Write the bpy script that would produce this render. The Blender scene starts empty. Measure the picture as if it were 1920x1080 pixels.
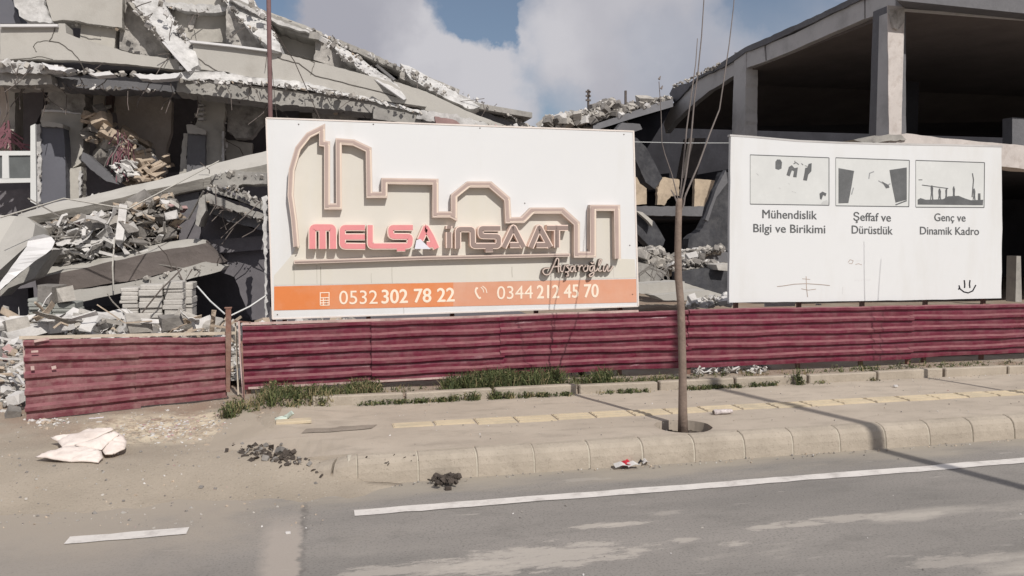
import bpy, bmesh, math, random
from mathutils import Vector, Matrix, noise as mnoise
from mathutils.geometry import tessellate_polygon
random.seed(7)
S = bpy.context.scene
COL = S.collection
R = math.radians

# ------------------------------------------------------------------ camera
F = 1500.0; CAMH = 2.0
PITCH = math.atan(90 / F)
AZ = math.atan2(7200 - 960, F / math.cos(PITCH))          # view azimuth; the road runs along +X
FWD = Vector((math.cos(AZ) * math.cos(PITCH), math.sin(AZ) * math.cos(PITCH), -math.sin(PITCH)))
RGT = Vector((math.sin(AZ), -math.cos(AZ), 0.0)); UP = RGT.cross(FWD)
cam_d = bpy.data.cameras.new('camera'); cam = bpy.data.objects.new('camera', cam_d); COL.objects.link(cam)
cam_d.sensor_width = 36; cam_d.lens = F / 1920 * 36; cam_d.clip_end = 3000; cam_d.clip_start = 0.05
mw = Matrix((RGT, UP, -FWD)).transposed().to_4x4(); mw.translation = (0, 0, CAMH); cam.matrix_world = mw
S.camera = cam

# ------------------------------------------------------------------ light
SUN_EL = R(42.0); SH_AZ = R(104.5)                        # shadows run towards SH_AZ
sdir = Vector((-math.cos(SH_AZ) * math.cos(SUN_EL), -math.sin(SH_AZ) * math.cos(SUN_EL), math.sin(SUN_EL)))  # towards the sun
sl = bpy.data.lights.new('sun', 'SUN'); sl.energy = 3.75; sl.angle = R(0.35); sl.color = (1.0, 0.945, 0.875)
so = bpy.data.objects.new('sun', sl); COL.objects.link(so); so.rotation_euler = sdir.to_track_quat('Z', 'Y').to_euler()
so.location = (0, 0, 30)
S.view_settings.view_transform = 'Standard'; S.view_settings.look = 'None'
S.view_settings.gamma = 1; S.view_settings.use_curve_mapping = False
S.view_settings.exposure = 0.0
S.cycles.max_bounces = 6; S.cycles.diffuse_bounces = 3; S.cycles.transparent_max_bounces = 4

def rayd(x, y): return FWD * F + RGT * (x - 960) - UP * (y - 540)

W_ = bpy.data.worlds.new('World'); S.world = W_; W_.use_nodes = True
def build_world():
    nt = W_.node_tree; N = nt.nodes; L = nt.links; N.clear()
    def n(t, **k):
        o = N.new(t)
        for a, b in k.items(): setattr(o, a, b)
        return o
    def math_(op, a, b=None, c=None, clamp=False):
        m = n('ShaderNodeMath', operation=op, use_clamp=clamp)
        for i, v in enumerate((a, b, c)):
            if v is None: continue
            if isinstance(v, (int, float)): m.inputs[i].default_value = v
            else: L.new(v, m.inputs[i])
        return m.outputs[0]
    out = n('ShaderNodeOutputWorld'); tc = n('ShaderNodeTexCoord')
    sky = n('ShaderNodeTexSky', sky_type='NISHITA', sun_disc=False)
    sky.sun_elevation = SUN_EL; sky.sun_rotation = math.atan2(sdir.x, sdir.y); sky.air_density = 1.0; sky.dust_density = 0.6; sky.ozone_density = 2.0
    bg1 = n('ShaderNodeBackground'); bg1.inputs[1].default_value = 0.07
    hs = n('ShaderNodeMix', data_type='RGBA'); hs.inputs[0].default_value = 0.22; hs.inputs[7].default_value = (4.6, 5.0, 5.8, 1)
    L.new(sky.outputs[0], hs.inputs[6]); L.new(hs.outputs[2], bg1.inputs[0])
    # clouds
    nd = n('ShaderNodeTexNoise'); nd.inputs['Scale'].default_value = 9; nd.inputs['Detail'].default_value = 6; nd.inputs['Roughness'].default_value = .6
    L.new(tc.outputs['Generated'], nd.inputs['Vector'])
    v1 = n('ShaderNodeVectorMath', operation='SUBTRACT'); L.new(nd.outputs['Color'], v1.inputs[0]); v1.inputs[1].default_value = (.5, .5, .5)
    v2 = n('ShaderNodeVectorMath', operation='SCALE'); L.new(v1.outputs[0], v2.inputs[0]); v2.inputs['Scale'].default_value = 0.11
    v3 = n('ShaderNodeVectorMath', operation='ADD'); L.new(tc.outputs['Generated'], v3.inputs[0]); L.new(v2.outputs[0], v3.inputs[1])
    v4 = n('ShaderNodeVectorMath', operation='NORMALIZE'); L.new(v3.outputs[0], v4.inputs[0])
    def blob(px, py, rad, soft):
        d = rayd(px, py).normalized()
        dt = n('ShaderNodeVectorMath', operation='DOT_PRODUCT'); L.new(v4.outputs[0], dt.inputs[0]); dt.inputs[1].default_value = d
        m = n('ShaderNodeMapRange', interpolation_type='SMOOTHSTEP')
        m.inputs['From Min'].default_value = math.cos(math.atan((rad + soft) / F)); m.inputs['From Max'].default_value = math.cos(math.atan(max(rad - soft, 1) / F))
        L.new(dt.outputs['Value'], m.inputs['Value']); return m.outputs[0]
    n2 = n('ShaderNodeTexNoise'); n2.inputs['Scale'].default_value = 3.1; n2.inputs['Detail'].default_value = 7; n2.inputs['Roughness'].default_value = .55
    L.new(tc.outputs['Generated'], n2.inputs['Vector'])
    mr = n('ShaderNodeMapRange', interpolation_type='SMOOTHSTEP'); mr.inputs['From Min'].default_value = .36; mr.inputs['From Max'].default_value = .5; L.new(n2.outputs[0], mr.inputs['Value'])
    cov = math_('MAXIMUM', mr.outputs[0], blob(760, 130, 170, 60))
    cov = math_('MAXIMUM', cov, blob(1120, 90, 120, 60))
    cov = math_('MAXIMUM', cov, blob(660, 20, 150, 45))
    cov = math_('MAXIMUM', cov, math_('MULTIPLY', blob(1400, 120, 160, 90), .8))
    holes = [(915, 10, 62, 14, 1), (885, -50, 90, 16, 1), (945, 58, 26, 12, 1), (520, -10, 36, 22, .9), (1400, 0, 60, 60, .3), (1250, 110, 55, 50, .22), (1070, 195, 45, 30, .4), (1510, -20, 110, 60, .4)]
    for (a, b, c, d, w) in holes:
        cov = math_('SUBTRACT', cov, math_('MULTIPLY', blob(a, b, c, d), w), clamp=True)
    # cloud brightness
    n3 = n('ShaderNodeTexNoise'); n3.inputs['Scale'].default_value = 8; n3.inputs['Detail'].default_value = 6; n3.inputs['Roughness'].default_value = .5
    mp = n('ShaderNodeMapping'); mp.inputs['Location'].default_value = (3.1, .7, 1.9); L.new(tc.outputs['Generated'], mp.inputs[0]); L.new(mp.outputs[0], n3.inputs['Vector'])
    br = n('ShaderNodeMapRange'); br.inputs['From Min'].default_value = .34; br.inputs['From Max'].default_value = .66; L.new(n3.outputs[0], br.inputs['Value'])
    b = math_('MULTIPLY', br.outputs[0], .45)
    for (a, y, c, d, w) in [(860, 150, 60, 90, .5), (1000, 120, 70, 80, .45), (790, 60, 30, 50, .3), (1120, 90, 70, 60, .35), (820, 40, 20, 40, .2)]:
        b = math_('ADD', b, math_('MULTIPLY', blob(a, y, c, d), w))
    for (a, y, c, d, w) in [(650, 50, 80, 80, .4), (1090, 180, 60, 60, .3), (1330, 200, 70, 60, .2)]:
        b = math_('SUBTRACT', b, math_('MULTIPLY', blob(a, y, c, d), w))
    b = math_('ADD', b, 0.18, clamp=True)
    cr = n('ShaderNodeMix', data_type='RGBA'); L.new(b, cr.inputs[0]); cr.inputs[6].default_value = (.47, .47, .53, 1); cr.inputs[7].default_value = (.70, .69, .73, 1)
    bg2 = n('ShaderNodeBackground'); L.new(cr.outputs[2], bg2.inputs[0]); bg2.inputs[1].default_value = 0.83
    mx = n('ShaderNodeMixShader'); L.new(cov, mx.inputs[0]); L.new(bg1.outputs[0], mx.inputs[1]); L.new(bg2.outputs[0], mx.inputs[2]); L.new(mx.outputs[0], out.inputs[0])
build_world()

# ------------------------------------------------------------------ helpers
def P(x, y, Y):                       # the point of the vertical plane at distance Y from the kerb axis that the photo shows at x, y
    d = rayd(x, y); return Vector((0, 0, CAMH)) + d * (Y / d.y)
def G(x, y, z=0.0):
    d = rayd(x, y); return Vector((0, 0, CAMH)) + d * ((z - CAMH) / d.z)

_mats = {}
def mat(name, col, rough=.85, var=.25, scale=3.0, bump=.25, bscale=40., stain=None, stain_amt=.0, sscale=2., spec=.25, metal=0., streak=False, dust=None, dust_amt=0., speck=0.):
    if name in _mats: return _mats[name]
    m = bpy.data.materials.new(name); _mats[name] = m; m.use_nodes = True
    nt = m.node_tree; N = nt.nodes; L = nt.links; b = N['Principled BSDF']
    b.inputs['Roughness'].default_value = rough; b.inputs['Metallic'].default_value = metal
    b.inputs['Specular IOR Level'].default_value = spec
    tc = N.new('ShaderNodeNewGeometry')
    def nz(sc, det=6, r=.6, vec=None, off=0):
        t = N.new('ShaderNodeTexNoise'); t.inputs['Scale'].default_value = sc; t.inputs['Detail'].default_value = det; t.inputs['Roughness'].default_value = r
        mp = N.new('ShaderNodeMapping'); L.new(tc.outputs['Position'], mp.inputs[0]); mp.inputs['Location'].default_value = (off, off * .7, off * 1.3)
        if vec: mp.inputs['Scale'].default_value = vec
        L.new(mp.outputs[0], t.inputs['Vector']); return t.outputs[0]
    def ramp(fac, a, bb, lo, hi):
        r = N.new('ShaderNodeMapRange'); L.new(fac, r.inputs['Value']); r.inputs['From Min'].default_value = a; r.inputs['From Max'].default_value = bb
        r.inputs['To Min'].default_value = lo; r.inputs['To Max'].default_value = hi; return r.outputs[0]
    def mixc(f, A, B):
        x = N.new('ShaderNodeMix'); x.data_type = 'RGBA'
        if isinstance(f, float): x.inputs[0].default_value = f
        else: L.new(f, x.inputs[0])
        for i, v in ((6, A), (7, B)):
            if isinstance(v, tuple): x.inputs[i].default_value = (*v, 1) if len(v) == 3 else v
            else: L.new(v, x.inputs[i])
        return x.outputs[2]
    lo = tuple(c * (1 - var) for c in col); hi = tuple(min(.9, c * (1 + var)) for c in col)
    c = mixc(ramp(nz(scale), .3, .7, 0, 1), lo, hi)
    c = mixc(ramp(nz(scale * 9, 4), .35, .65, 0, .5), c, tuple(x * (1 - var * .7) for x in col))
    if stain: c = mixc(ramp(nz(sscale, 8, .65, (1.6, 1.6, .35) if streak else None, 5), .5, .68, 0, stain_amt), c, stain)
    if dust: c = mixc(ramp(nz(sscale * 1.7, 8, .7, (1.1, 1.1, 1.3) if streak else None, 11), .42, .66, 0, dust_amt), c, dust)
    if speck: c = mixc(ramp(nz(55, 2, .5, None, 3), .62, .7, 0, speck), c, tuple(x * .45 for x in col))
    L.new(c, b.inputs['Base Color'])
    if bump:
        bp = N.new('ShaderNodeBump'); bp.inputs['Strength'].default_value = bump; bp.inputs['Distance'].default_value = .02
        L.new(nz(bscale, 8, .65), bp.inputs['Height']); L.new(bp.outputs[0], b.inputs['Normal'])
    return m

M_tan = mat('tan_render_plaster', (.44, .425, .395), var=.07, scale=.5, bump=.25, bscale=30, stain=(.26, .24, .21), stain_amt=.35, sscale=1.3)
M_tan2 = mat('faded_plaster', (.48, .46, .42), var=.14, scale=1.2, bump=.4, bscale=14, stain=(.19, .18, .165), stain_amt=.55, sscale=1.2)
M_white = mat('broken_white_plaster', (.50, .495, .485), var=.3, scale=3.5, bump=1.0, bscale=9, stain=(.2, .19, .18), stain_amt=.75, sscale=2.6, dust=(.70, .69, .68), dust_amt=.6)
M_conc = mat('grey_concrete', (.31, .30, .28), var=.2, scale=1.5, bump=.8, bscale=9, stain=(.16, .15, .15), stain_amt=.6, sscale=1.7, dust=(.45, .43, .4), dust_amt=.5)
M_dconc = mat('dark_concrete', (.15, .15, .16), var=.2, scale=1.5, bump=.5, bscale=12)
M_vdark = mat('shade_dark_interior_concrete', (.16, .152, .165), var=.25, scale=1.2, bump=.3, bscale=8)  # dark base colour carries the shade of the interiors
M_rough = mat('rough_stained_concrete', (.43, .41, .385), var=.35, scale=5, bump=1.0, bscale=12, stain=(.09, .085, .08), stain_amt=.7, sscale=3)
M_block = mat('pale_block', (.50, .48, .45), var=.14, scale=3, bump=.6, bscale=18, stain=(.28, .26, .23), stain_amt=.5)
M_gblock = mat('grey_block', (.30, .31, .29), var=.15, scale=3, bump=.6, bscale=18)
M_brown = mat('brown_infill_plaster', (.50, .41, .31), var=.2, scale=2, bump=.6, bscale=9, stain=(.15, .12, .1), stain_amt=.5)
M_plaster_br = mat('beige_wall_plaster', (.56, .50, .45), var=.15, scale=1.2, bump=.5, bscale=9, stain=(.33, .27, .23), stain_amt=.55)
M_bluegrey = mat('blue_grey_wall_and_shade', (.135, .138, .16), var=.1, scale=1.2, bump=.2, bscale=15)  # wall colour, also used for the painted shade under the parapet
M_rub = mat('rubble_grey', (.43, .405, .37), var=.35, scale=5, bump=.5, bscale=25)
M_rubd = mat('rubble_dark', (.23, .215, .20), var=.35, scale=5, bump=.5, bscale=25)
M_rubw = mat('rubble_white', (.60, .585, .57), var=.15, scale=5, bump=.4, bscale=25)
M_rubt = mat('rubble_tan', (.45, .37, .29), var=.3, scale=5, bump=.5, bscale=25)
M_rubp = mat('rubble_pink', (.45, .30, .29), var=.3, scale=5, bump=.5, bscale=25)
M_rust = mat('rusted_steel', (.20, .105, .08), var=.3, scale=8, bump=.3, rough=.8, dust=(.4, .33, .28), dust_amt=.4)
M_rebar = mat('rebar_steel', (.13, .11, .10), var=.3, scale=8, bump=.2, rough=.7)
M_fascia = mat('painted_fascia', (.50, .49, .485), var=.08, scale=.8, bump=.2, bscale=20, stain=(.2, .19, .19), stain_amt=.4, sscale=1.2)
M_wcol = mat('cream_painted_column', (.54, .50, .475), var=.12, scale=3, bump=.3, bscale=20, stain=(.35, .3, .27), stain_amt=.6, sscale=5)
M_soff = mat('brown_soffit', (.17, .148, .14), var=.2, scale=.9, bump=.3, bscale=12)
M_winf = mat('white_window_frame', (.62, .63, .62), var=.06, scale=2, bump=.05)
M_alu = mat('torn_white_sheet_metal', (.66, .655, .66), var=.08, scale=2, bump=.1, rough=.45, spec=.5)
M_maroon = mat('maroon_sheet_metal', (.140, .014, .036), var=.2, scale=3.5, bump=.15, bscale=14, rough=.42, spec=.5, stain=(.19, .07, .082), stain_amt=.55, sscale=4, dust=(.215, .10, .105), dust_amt=.5, streak=True)
M_maroon_d = mat('dusty_maroon_sheet_metal', (.165, .045, .060), var=.2, scale=3.5, bump=.15, bscale=14, rough=.65, spec=.3, stain=(.23, .12, .118), stain_amt=.8, sscale=4.2, dust=(.29, .17, .165), dust_amt=.65, streak=True)
M_rail = mat('pink_worn_rail', (.50, .38, .35), var=.2, scale=4, bump=.2, stain=(.2, .08, .08), stain_amt=.6, sscale=5)
M_bwhite = mat('board_white', (.665, .678, .69), var=.015, scale=.8, bump=.04, bscale=3, rough=.6, spec=.3, stain=(.58, .575, .55), stain_amt=.45, sscale=1.0, streak=True)
M_bbeige = mat('board_sun_faded_beige', (.62, .60, .55), var=.04, scale=.8, bump=.03, bscale=3, rough=.6, stain=(.60, .57, .47), stain_amt=.5, sscale=1.1, streak=True)
M_bedge = mat('board_edge_trim', (.72, .66, .62), var=.1, scale=4, bump=.05)
M_orange = mat('orange_print', (.66, .215, .07), var=.07, scale=1, bump=.02, rough=.6, dust=(.63, .36, .25), dust_amt=.55, sscale=.6)
M_orange2 = mat('faded_orange_print', (.63, .31, .20), var=.07, scale=1, bump=.02, rough=.6, dust=(.62, .42, .33), dust_amt=.5, sscale=.7)
M_cream = mat('cream_print', (.83, .72, .60), var=.05, scale=2, bump=0)
M_mould = mat('moulding_pale', (.62, .515, .455), var=.06, scale=3, bump=.05, rough=.6, stain=(.45, .37, .33), stain_amt=.4)
M_mouldi = mat('moulding_mauve', (.43, .335, .305), var=.08, scale=3, bump=.05, rough=.6)
M_pinkt = mat('letter_cream_outline', (.82, .66, .58), var=.04, scale=3, bump=0)
M_pink = mat('letter_faded_red', (.70, .27, .28), var=.07, scale=5, bump=0, rough=.6)
M_grey_l = mat('letter_faded_grey', (.285, .22, .20), var=.08, scale=4, bump=0, rough=.6)
M_side = mat('letter_box_side', (.24, .20, .18), var=.1, scale=4, bump=0)
M_patch = mat('peeled_bluish_patch', (.70, .70, .78), var=.03, bump=0)
M_ink = mat('dark_grey_print', (.115, .12, .125), var=.1, bump=0)
M_inkl = mat('light_grey_print', (.50, .51, .51), var=.1, bump=0)
M_marker = mat('black_marker', (.02, .02, .025), var=.1, bump=0)
M_scr = mat('brown_scratch', (.42, .35, .31), var=.3, bump=0)
M_grime = mat('grime_streak', (.40, .385, .33), var=.2, bump=0)
M_bark = mat('young_tree_bark', (.235, .18, .148), var=.25, scale=9, bump=.5, bscale=40, stain=(.18, .14, .11), stain_amt=.5, sscale=9)
M_twig = mat('twig_bark', (.20, .175, .165), var=.2, scale=9, bump=.2)
M_soil = mat('dark_pit_soil', (.085, .07, .055), var=.4, scale=12, bump=1., bscale=40)
M_crack = mat('dark_crack_line', (.10, .09, .08), var=.3, bump=0)  # flat dark colour for the crack lines
M_paint = mat('worn_white_line_paint', (.66, .63, .60), var=.08, scale=6, bump=.3, bscale=60, stain=(.40, .37, .35), stain_amt=.7, sscale=6)
M_tact = mat('worn_yellow_tile', (.56, .475, .345), var=.12, scale=3, bump=.3, bscale=50, stain=(.40, .355, .275), stain_amt=.8, sscale=2.5)
M_kerb = mat('dusty_kerb_stone', (.365, .318, .262), var=.14, scale=1.7, bump=.5, bscale=30, stain=(.27, .235, .19), stain_amt=.6, sscale=2, dust=(.46, .405, .335), dust_amt=.6, speck=.35)
M_mortar = mat('pale_mortar', (.47, .43, .36), var=.1, bump=.5)
M_cloth = mat('dirty_white_cloth', (.74, .66, .61), var=.08, scale=3, bump=.3, bscale=9, stain=(.5, .42, .37), stain_amt=.5, sscale=4)
M_red = mat('red_wrapper', (.5, .03, .05), var=.1, bump=0)
M_clod = mat('dark_clod', (.085, .07, .06), var=.4, scale=20, bump=.8)
M_black = mat('black_plastic', (.03, .03, .035), var=.2, bump=.1, rough=.5)
M_leafd = mat('weed_dark_green', (.065, .082, .035), var=.4, scale=12, bump=0, rough=.7)
M_leaf = mat('weed_green', (.115, .13, .052), var=.35, scale=12, bump=0, rough=.7)
M_leafy = mat('weed_dry', (.27, .225, .125), var=.3, scale=12, bump=0, rough=.8)
M_galv = mat('galvanised_steel', (.42, .43, .43), var=.1, scale=4, bump=.05, rough=.5, metal=.3)

def tag(o, label=None, cat=None, group=None, kind=None):
    if label: o['label'] = label
    if cat: o['category'] = cat
    if group: o['group'] = group
    if kind: o['kind'] = kind
    return o
def empty(name, loc=(0, 0, 0), label=None, cat=None, group=None):
    o = bpy.data.objects.new(name, None); COL.objects.link(o); o.location = loc; o.empty_display_size = .2
    return tag(o, label, cat, group)
def link(name, me, m, parent=None, smooth=False):
    o = bpy.data.objects.new(name, me); COL.objects.link(o)
    if m:
        for k in (m if isinstance(m, (list, tuple)) else [m]): me.materials.append(k)
    if parent: adopt(o, parent)
    if smooth:
        for p in me.polygons: p.use_smooth = True
    return o
# every thing built from world coordinates keeps its Empty at its base: children offset by the inverse of that base
def mesh(name, vs, fs, m, parent=None, smooth=False, mi=None):
    me = bpy.data.meshes.new(name); me.from_pydata([tuple(v) for v in vs], [], fs); me.update()
    o = link(name, me, m, None, smooth)
    if mi:
        for p, k in zip(me.polygons, mi): p.material_index = k
    if parent: adopt(o, parent)
    return o
def wloc(o):
    v = Vector(o.location)
    while o.parent: o = o.parent; v += Vector(o.location)
    return v
def adopt(o, parent):
    base = wloc(parent)
    if o.type == 'MESH' and o.location.length < 1e-9 and o.rotation_euler.to_quaternion().angle < 1e-9:
        o.data.transform(Matrix.Translation(-base))
    else: o.location = Vector(o.location) - base
    o.parent = parent
    return o
def rag(pts, amp, step):
    out = []; n = len(pts)
    for i in range(n):
        a = pts[i]; b = pts[(i + 1) % n]; out.append(a)
        L = math.hypot(b[0] - a[0], b[1] - a[1]); k = int(L / step)
        for j in range(1, k):
            t = (j + random.uniform(-.3, .3)) / k
            nx, ny = -(b[1] - a[1]) / L, (b[0] - a[0]) / L; d = random.gauss(0, amp)
            q = [a[0] + (b[0] - a[0]) * t + nx * d, a[1] + (b[1] - a[1]) * t + ny * d]
            if len(a) > 2: q.append(a[2] + (b[2] - a[2]) * t)
            out.append(tuple(q))
    return out
def poly(name, pts, Y, ext, m, parent=None, ragged=0, step=7, label=None):
    """solid plate: outline as seen, standing at distance Y (or per-point), extruded by vector or depth"""
    if ragged: pts = rag(pts, ragged, step)
    v = [P(p[0], p[1], p[2] if len(p) > 2 else Y) for p in pts]
    if isinstance(ext, (int, float)): ext = (0, ext, 0)
    e = Vector(ext); n = len(v)
    bm = bmesh.new(); a = [bm.verts.new(x) for x in v]; b = [bm.verts.new(x + e) for x in v]
    for t in tessellate_polygon([[Vector((p[0], -p[1], 0)) for p in pts]]):
        bm.faces.new([a[k] for k in t]); bm.faces.new([b[k] for k in t][::-1])
    for i in range(n): bm.faces.new((a[(i + 1) % n], a[i], b[i], b[(i + 1) % n]))
    bmesh.ops.recalc_face_normals(bm, faces=bm.faces[:])
    me = bpy.data.meshes.new(name); bm.to_mesh(me); bm.free()
    o = link(name, me, m)
    if parent: adopt(o, parent)
    if label: o['label'] = label
    return o
def tube_geo(path, r, n=6):
    vs, fs = [], []; k = len(path)
    for i, p in enumerate(path):
        p = Vector(p); t = (Vector(path[min(i + 1, k - 1)]) - Vector(path[max(i - 1, 0)])).normalized()
        a = t.orthogonal().normalized() if i == 0 else (a - t * a.dot(t)).normalized()
        b = t.cross(a); rr = r[i] if isinstance(r, (list, tuple)) else r
        for j in range(n):
            an = 2 * math.pi * j / n; vs.append(p + (a * math.cos(an) + b * math.sin(an)) * rr)
    for i in range(k - 1):
        for j in range(n):
            q = i * n; fs.append((q + j, q + (j + 1) % n, q + n + (j + 1) % n, q + n + j))
    fs.append(tuple(range(n))[::-1]); fs.append(tuple(range((k - 1) * n, k * n)))
    return vs, fs
def tube(name, path, r, m, parent=None, n=6): 
    vs, fs = tube_geo(path, r, n); return mesh(name, vs, fs, m, parent, n > 6)
def box_geo(c, s, rz=0, ry=0, rx=0):
    from mathutils import Euler
    Mx = Euler((rx, ry, rz)).to_matrix(); c = Vector(c)
    vs = [c + Mx @ Vector((sx * s[0] / 2, sy * s[1] / 2, sz * s[2] / 2)) for sx in (-1, 1) for sy in (-1, 1) for sz in (-1, 1)]
    fs = [(0, 1, 3, 2), (4, 6, 7, 5), (0, 4, 5, 1), (2, 3, 7, 6), (0, 2, 6, 4), (1, 5, 7, 3)]
    return vs, fs
def box(name, c, s, m, parent=None, rz=0, ry=0, rx=0, bevel=0):
    vs, fs = box_geo(c, s, rz, ry, rx)
    if bevel:
        bm = bmesh.new(); V = [bm.verts.new(v) for v in vs]
        for f in fs: bm.faces.new([V[i] for i in f])
        bmesh.ops.recalc_face_normals(bm, faces=bm.faces[:])
        bmesh.ops.bevel(bm, geom=bm.edges[:], offset=bevel, segments=1, affect='EDGES')
        me = bpy.data.meshes.new(name); bm.to_mesh(me); bm.free(); o = link(name, me, m)
        return adopt(o, parent) if parent else o
    return mesh(name, vs, fs, m, parent)

# rubble chunk shapes
CH = []
def _chunks():
    """broken pieces: skewed blocks with knocked off corners; the second half are slabs and splinters"""
    for k in range(24):
        flat = k >= 12
        sx, sy, sz = (1, random.uniform(.55, 1), random.uniform(.45, .8)) if not flat else (1, random.uniform(.3, .8), random.uniform(.10, .26))
        bm = bmesh.new()
        for x in (-1, 1):
            for y in (-1, 1):
                for z in (-1, 1):
                    q = Vector((x * sx * random.uniform(.7, 1), y * sy * random.uniform(.65, 1), z * sz * random.uniform(.75, 1)))
                    if random.random() < .3:
                        bm.verts.new(Vector((q.x * .6, q.y, q.z)) * .5); bm.verts.new(Vector((q.x, q.y * .55, q.z)) * .5)
                    else: bm.verts.new(q * .5)
        r = bmesh.ops.convex_hull(bm, input=bm.verts[:])
        dl = list({g for g in r['geom_interior'] + r['geom_unused'] if isinstance(g, bmesh.types.BMVert)})
        if dl: bmesh.ops.delete(bm, geom=dl, context='VERTS')
        bmesh.ops.dissolve_limit(bm, angle_limit=.12, verts=bm.verts[:], edges=bm.edges[:])
        bmesh.ops.recalc_face_normals(bm, faces=bm.faces[:])
        bm.verts.index_update(); CH.append(([v.co.copy() for v in bm.verts], [tuple(v.index for v in f.verts) for f in bm.faces])); bm.free()
_chunks()
class Heap:
    def __init__(s): s.v = []; s.f = []; s.m = []
    def add(s, vs, fs, mi=0):
        n = len(s.v); s.v += list(vs); s.f += [tuple(n + i for i in f) for f in fs]; s.m += [mi] * len(fs)
    def chunk(s, p, size, mi=0, flat=None, tilt=1.):
        from mathutils import Euler
        c = random.choice(CH if flat is None else (CH[12:] if flat else CH[:12])); Mx = Euler((random.uniform(-tilt, tilt), random.uniform(-tilt, tilt), random.uniform(0, 6.3))).to_matrix() * size
        p = Vector(p); s.add([p + Mx @ v for v in c[0]], c[1], mi)
    def build(s, name, mats, parent=None): return mesh(name, s.v, s.f, mats, parent, mi=s.m)
RUBM = [M_rub, M_rubd, M_rubw, M_rubt, M_rubp]
def rmi(w=(5, 3, 1.5, 1, .2)): return random.choices(range(5), w)[0]
def chunk_thing(name, p, size, m, label, cat, group=None, flat=None, tilt=.6):
    c = random.choice(CH if flat is None else (CH[12:] if flat else CH[:12]))
    o = mesh(name, [v * size for v in c[0]], c[1], m); o.location = p; o.rotation_euler = (random.uniform(-tilt, tilt), random.uniform(-tilt, tilt), random.uniform(0, 6.3))
    return tag(o, label, cat, group)
def fbm(x, y, z=0, o=4): return mnoise.fractal(Vector((x, y, z)), 1.0, 2.0, o)
def ss(a, b, x):
    t = min(1, max(0, (x - a) / (b - a))); return t * t * (3 - 2 * t)

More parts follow.
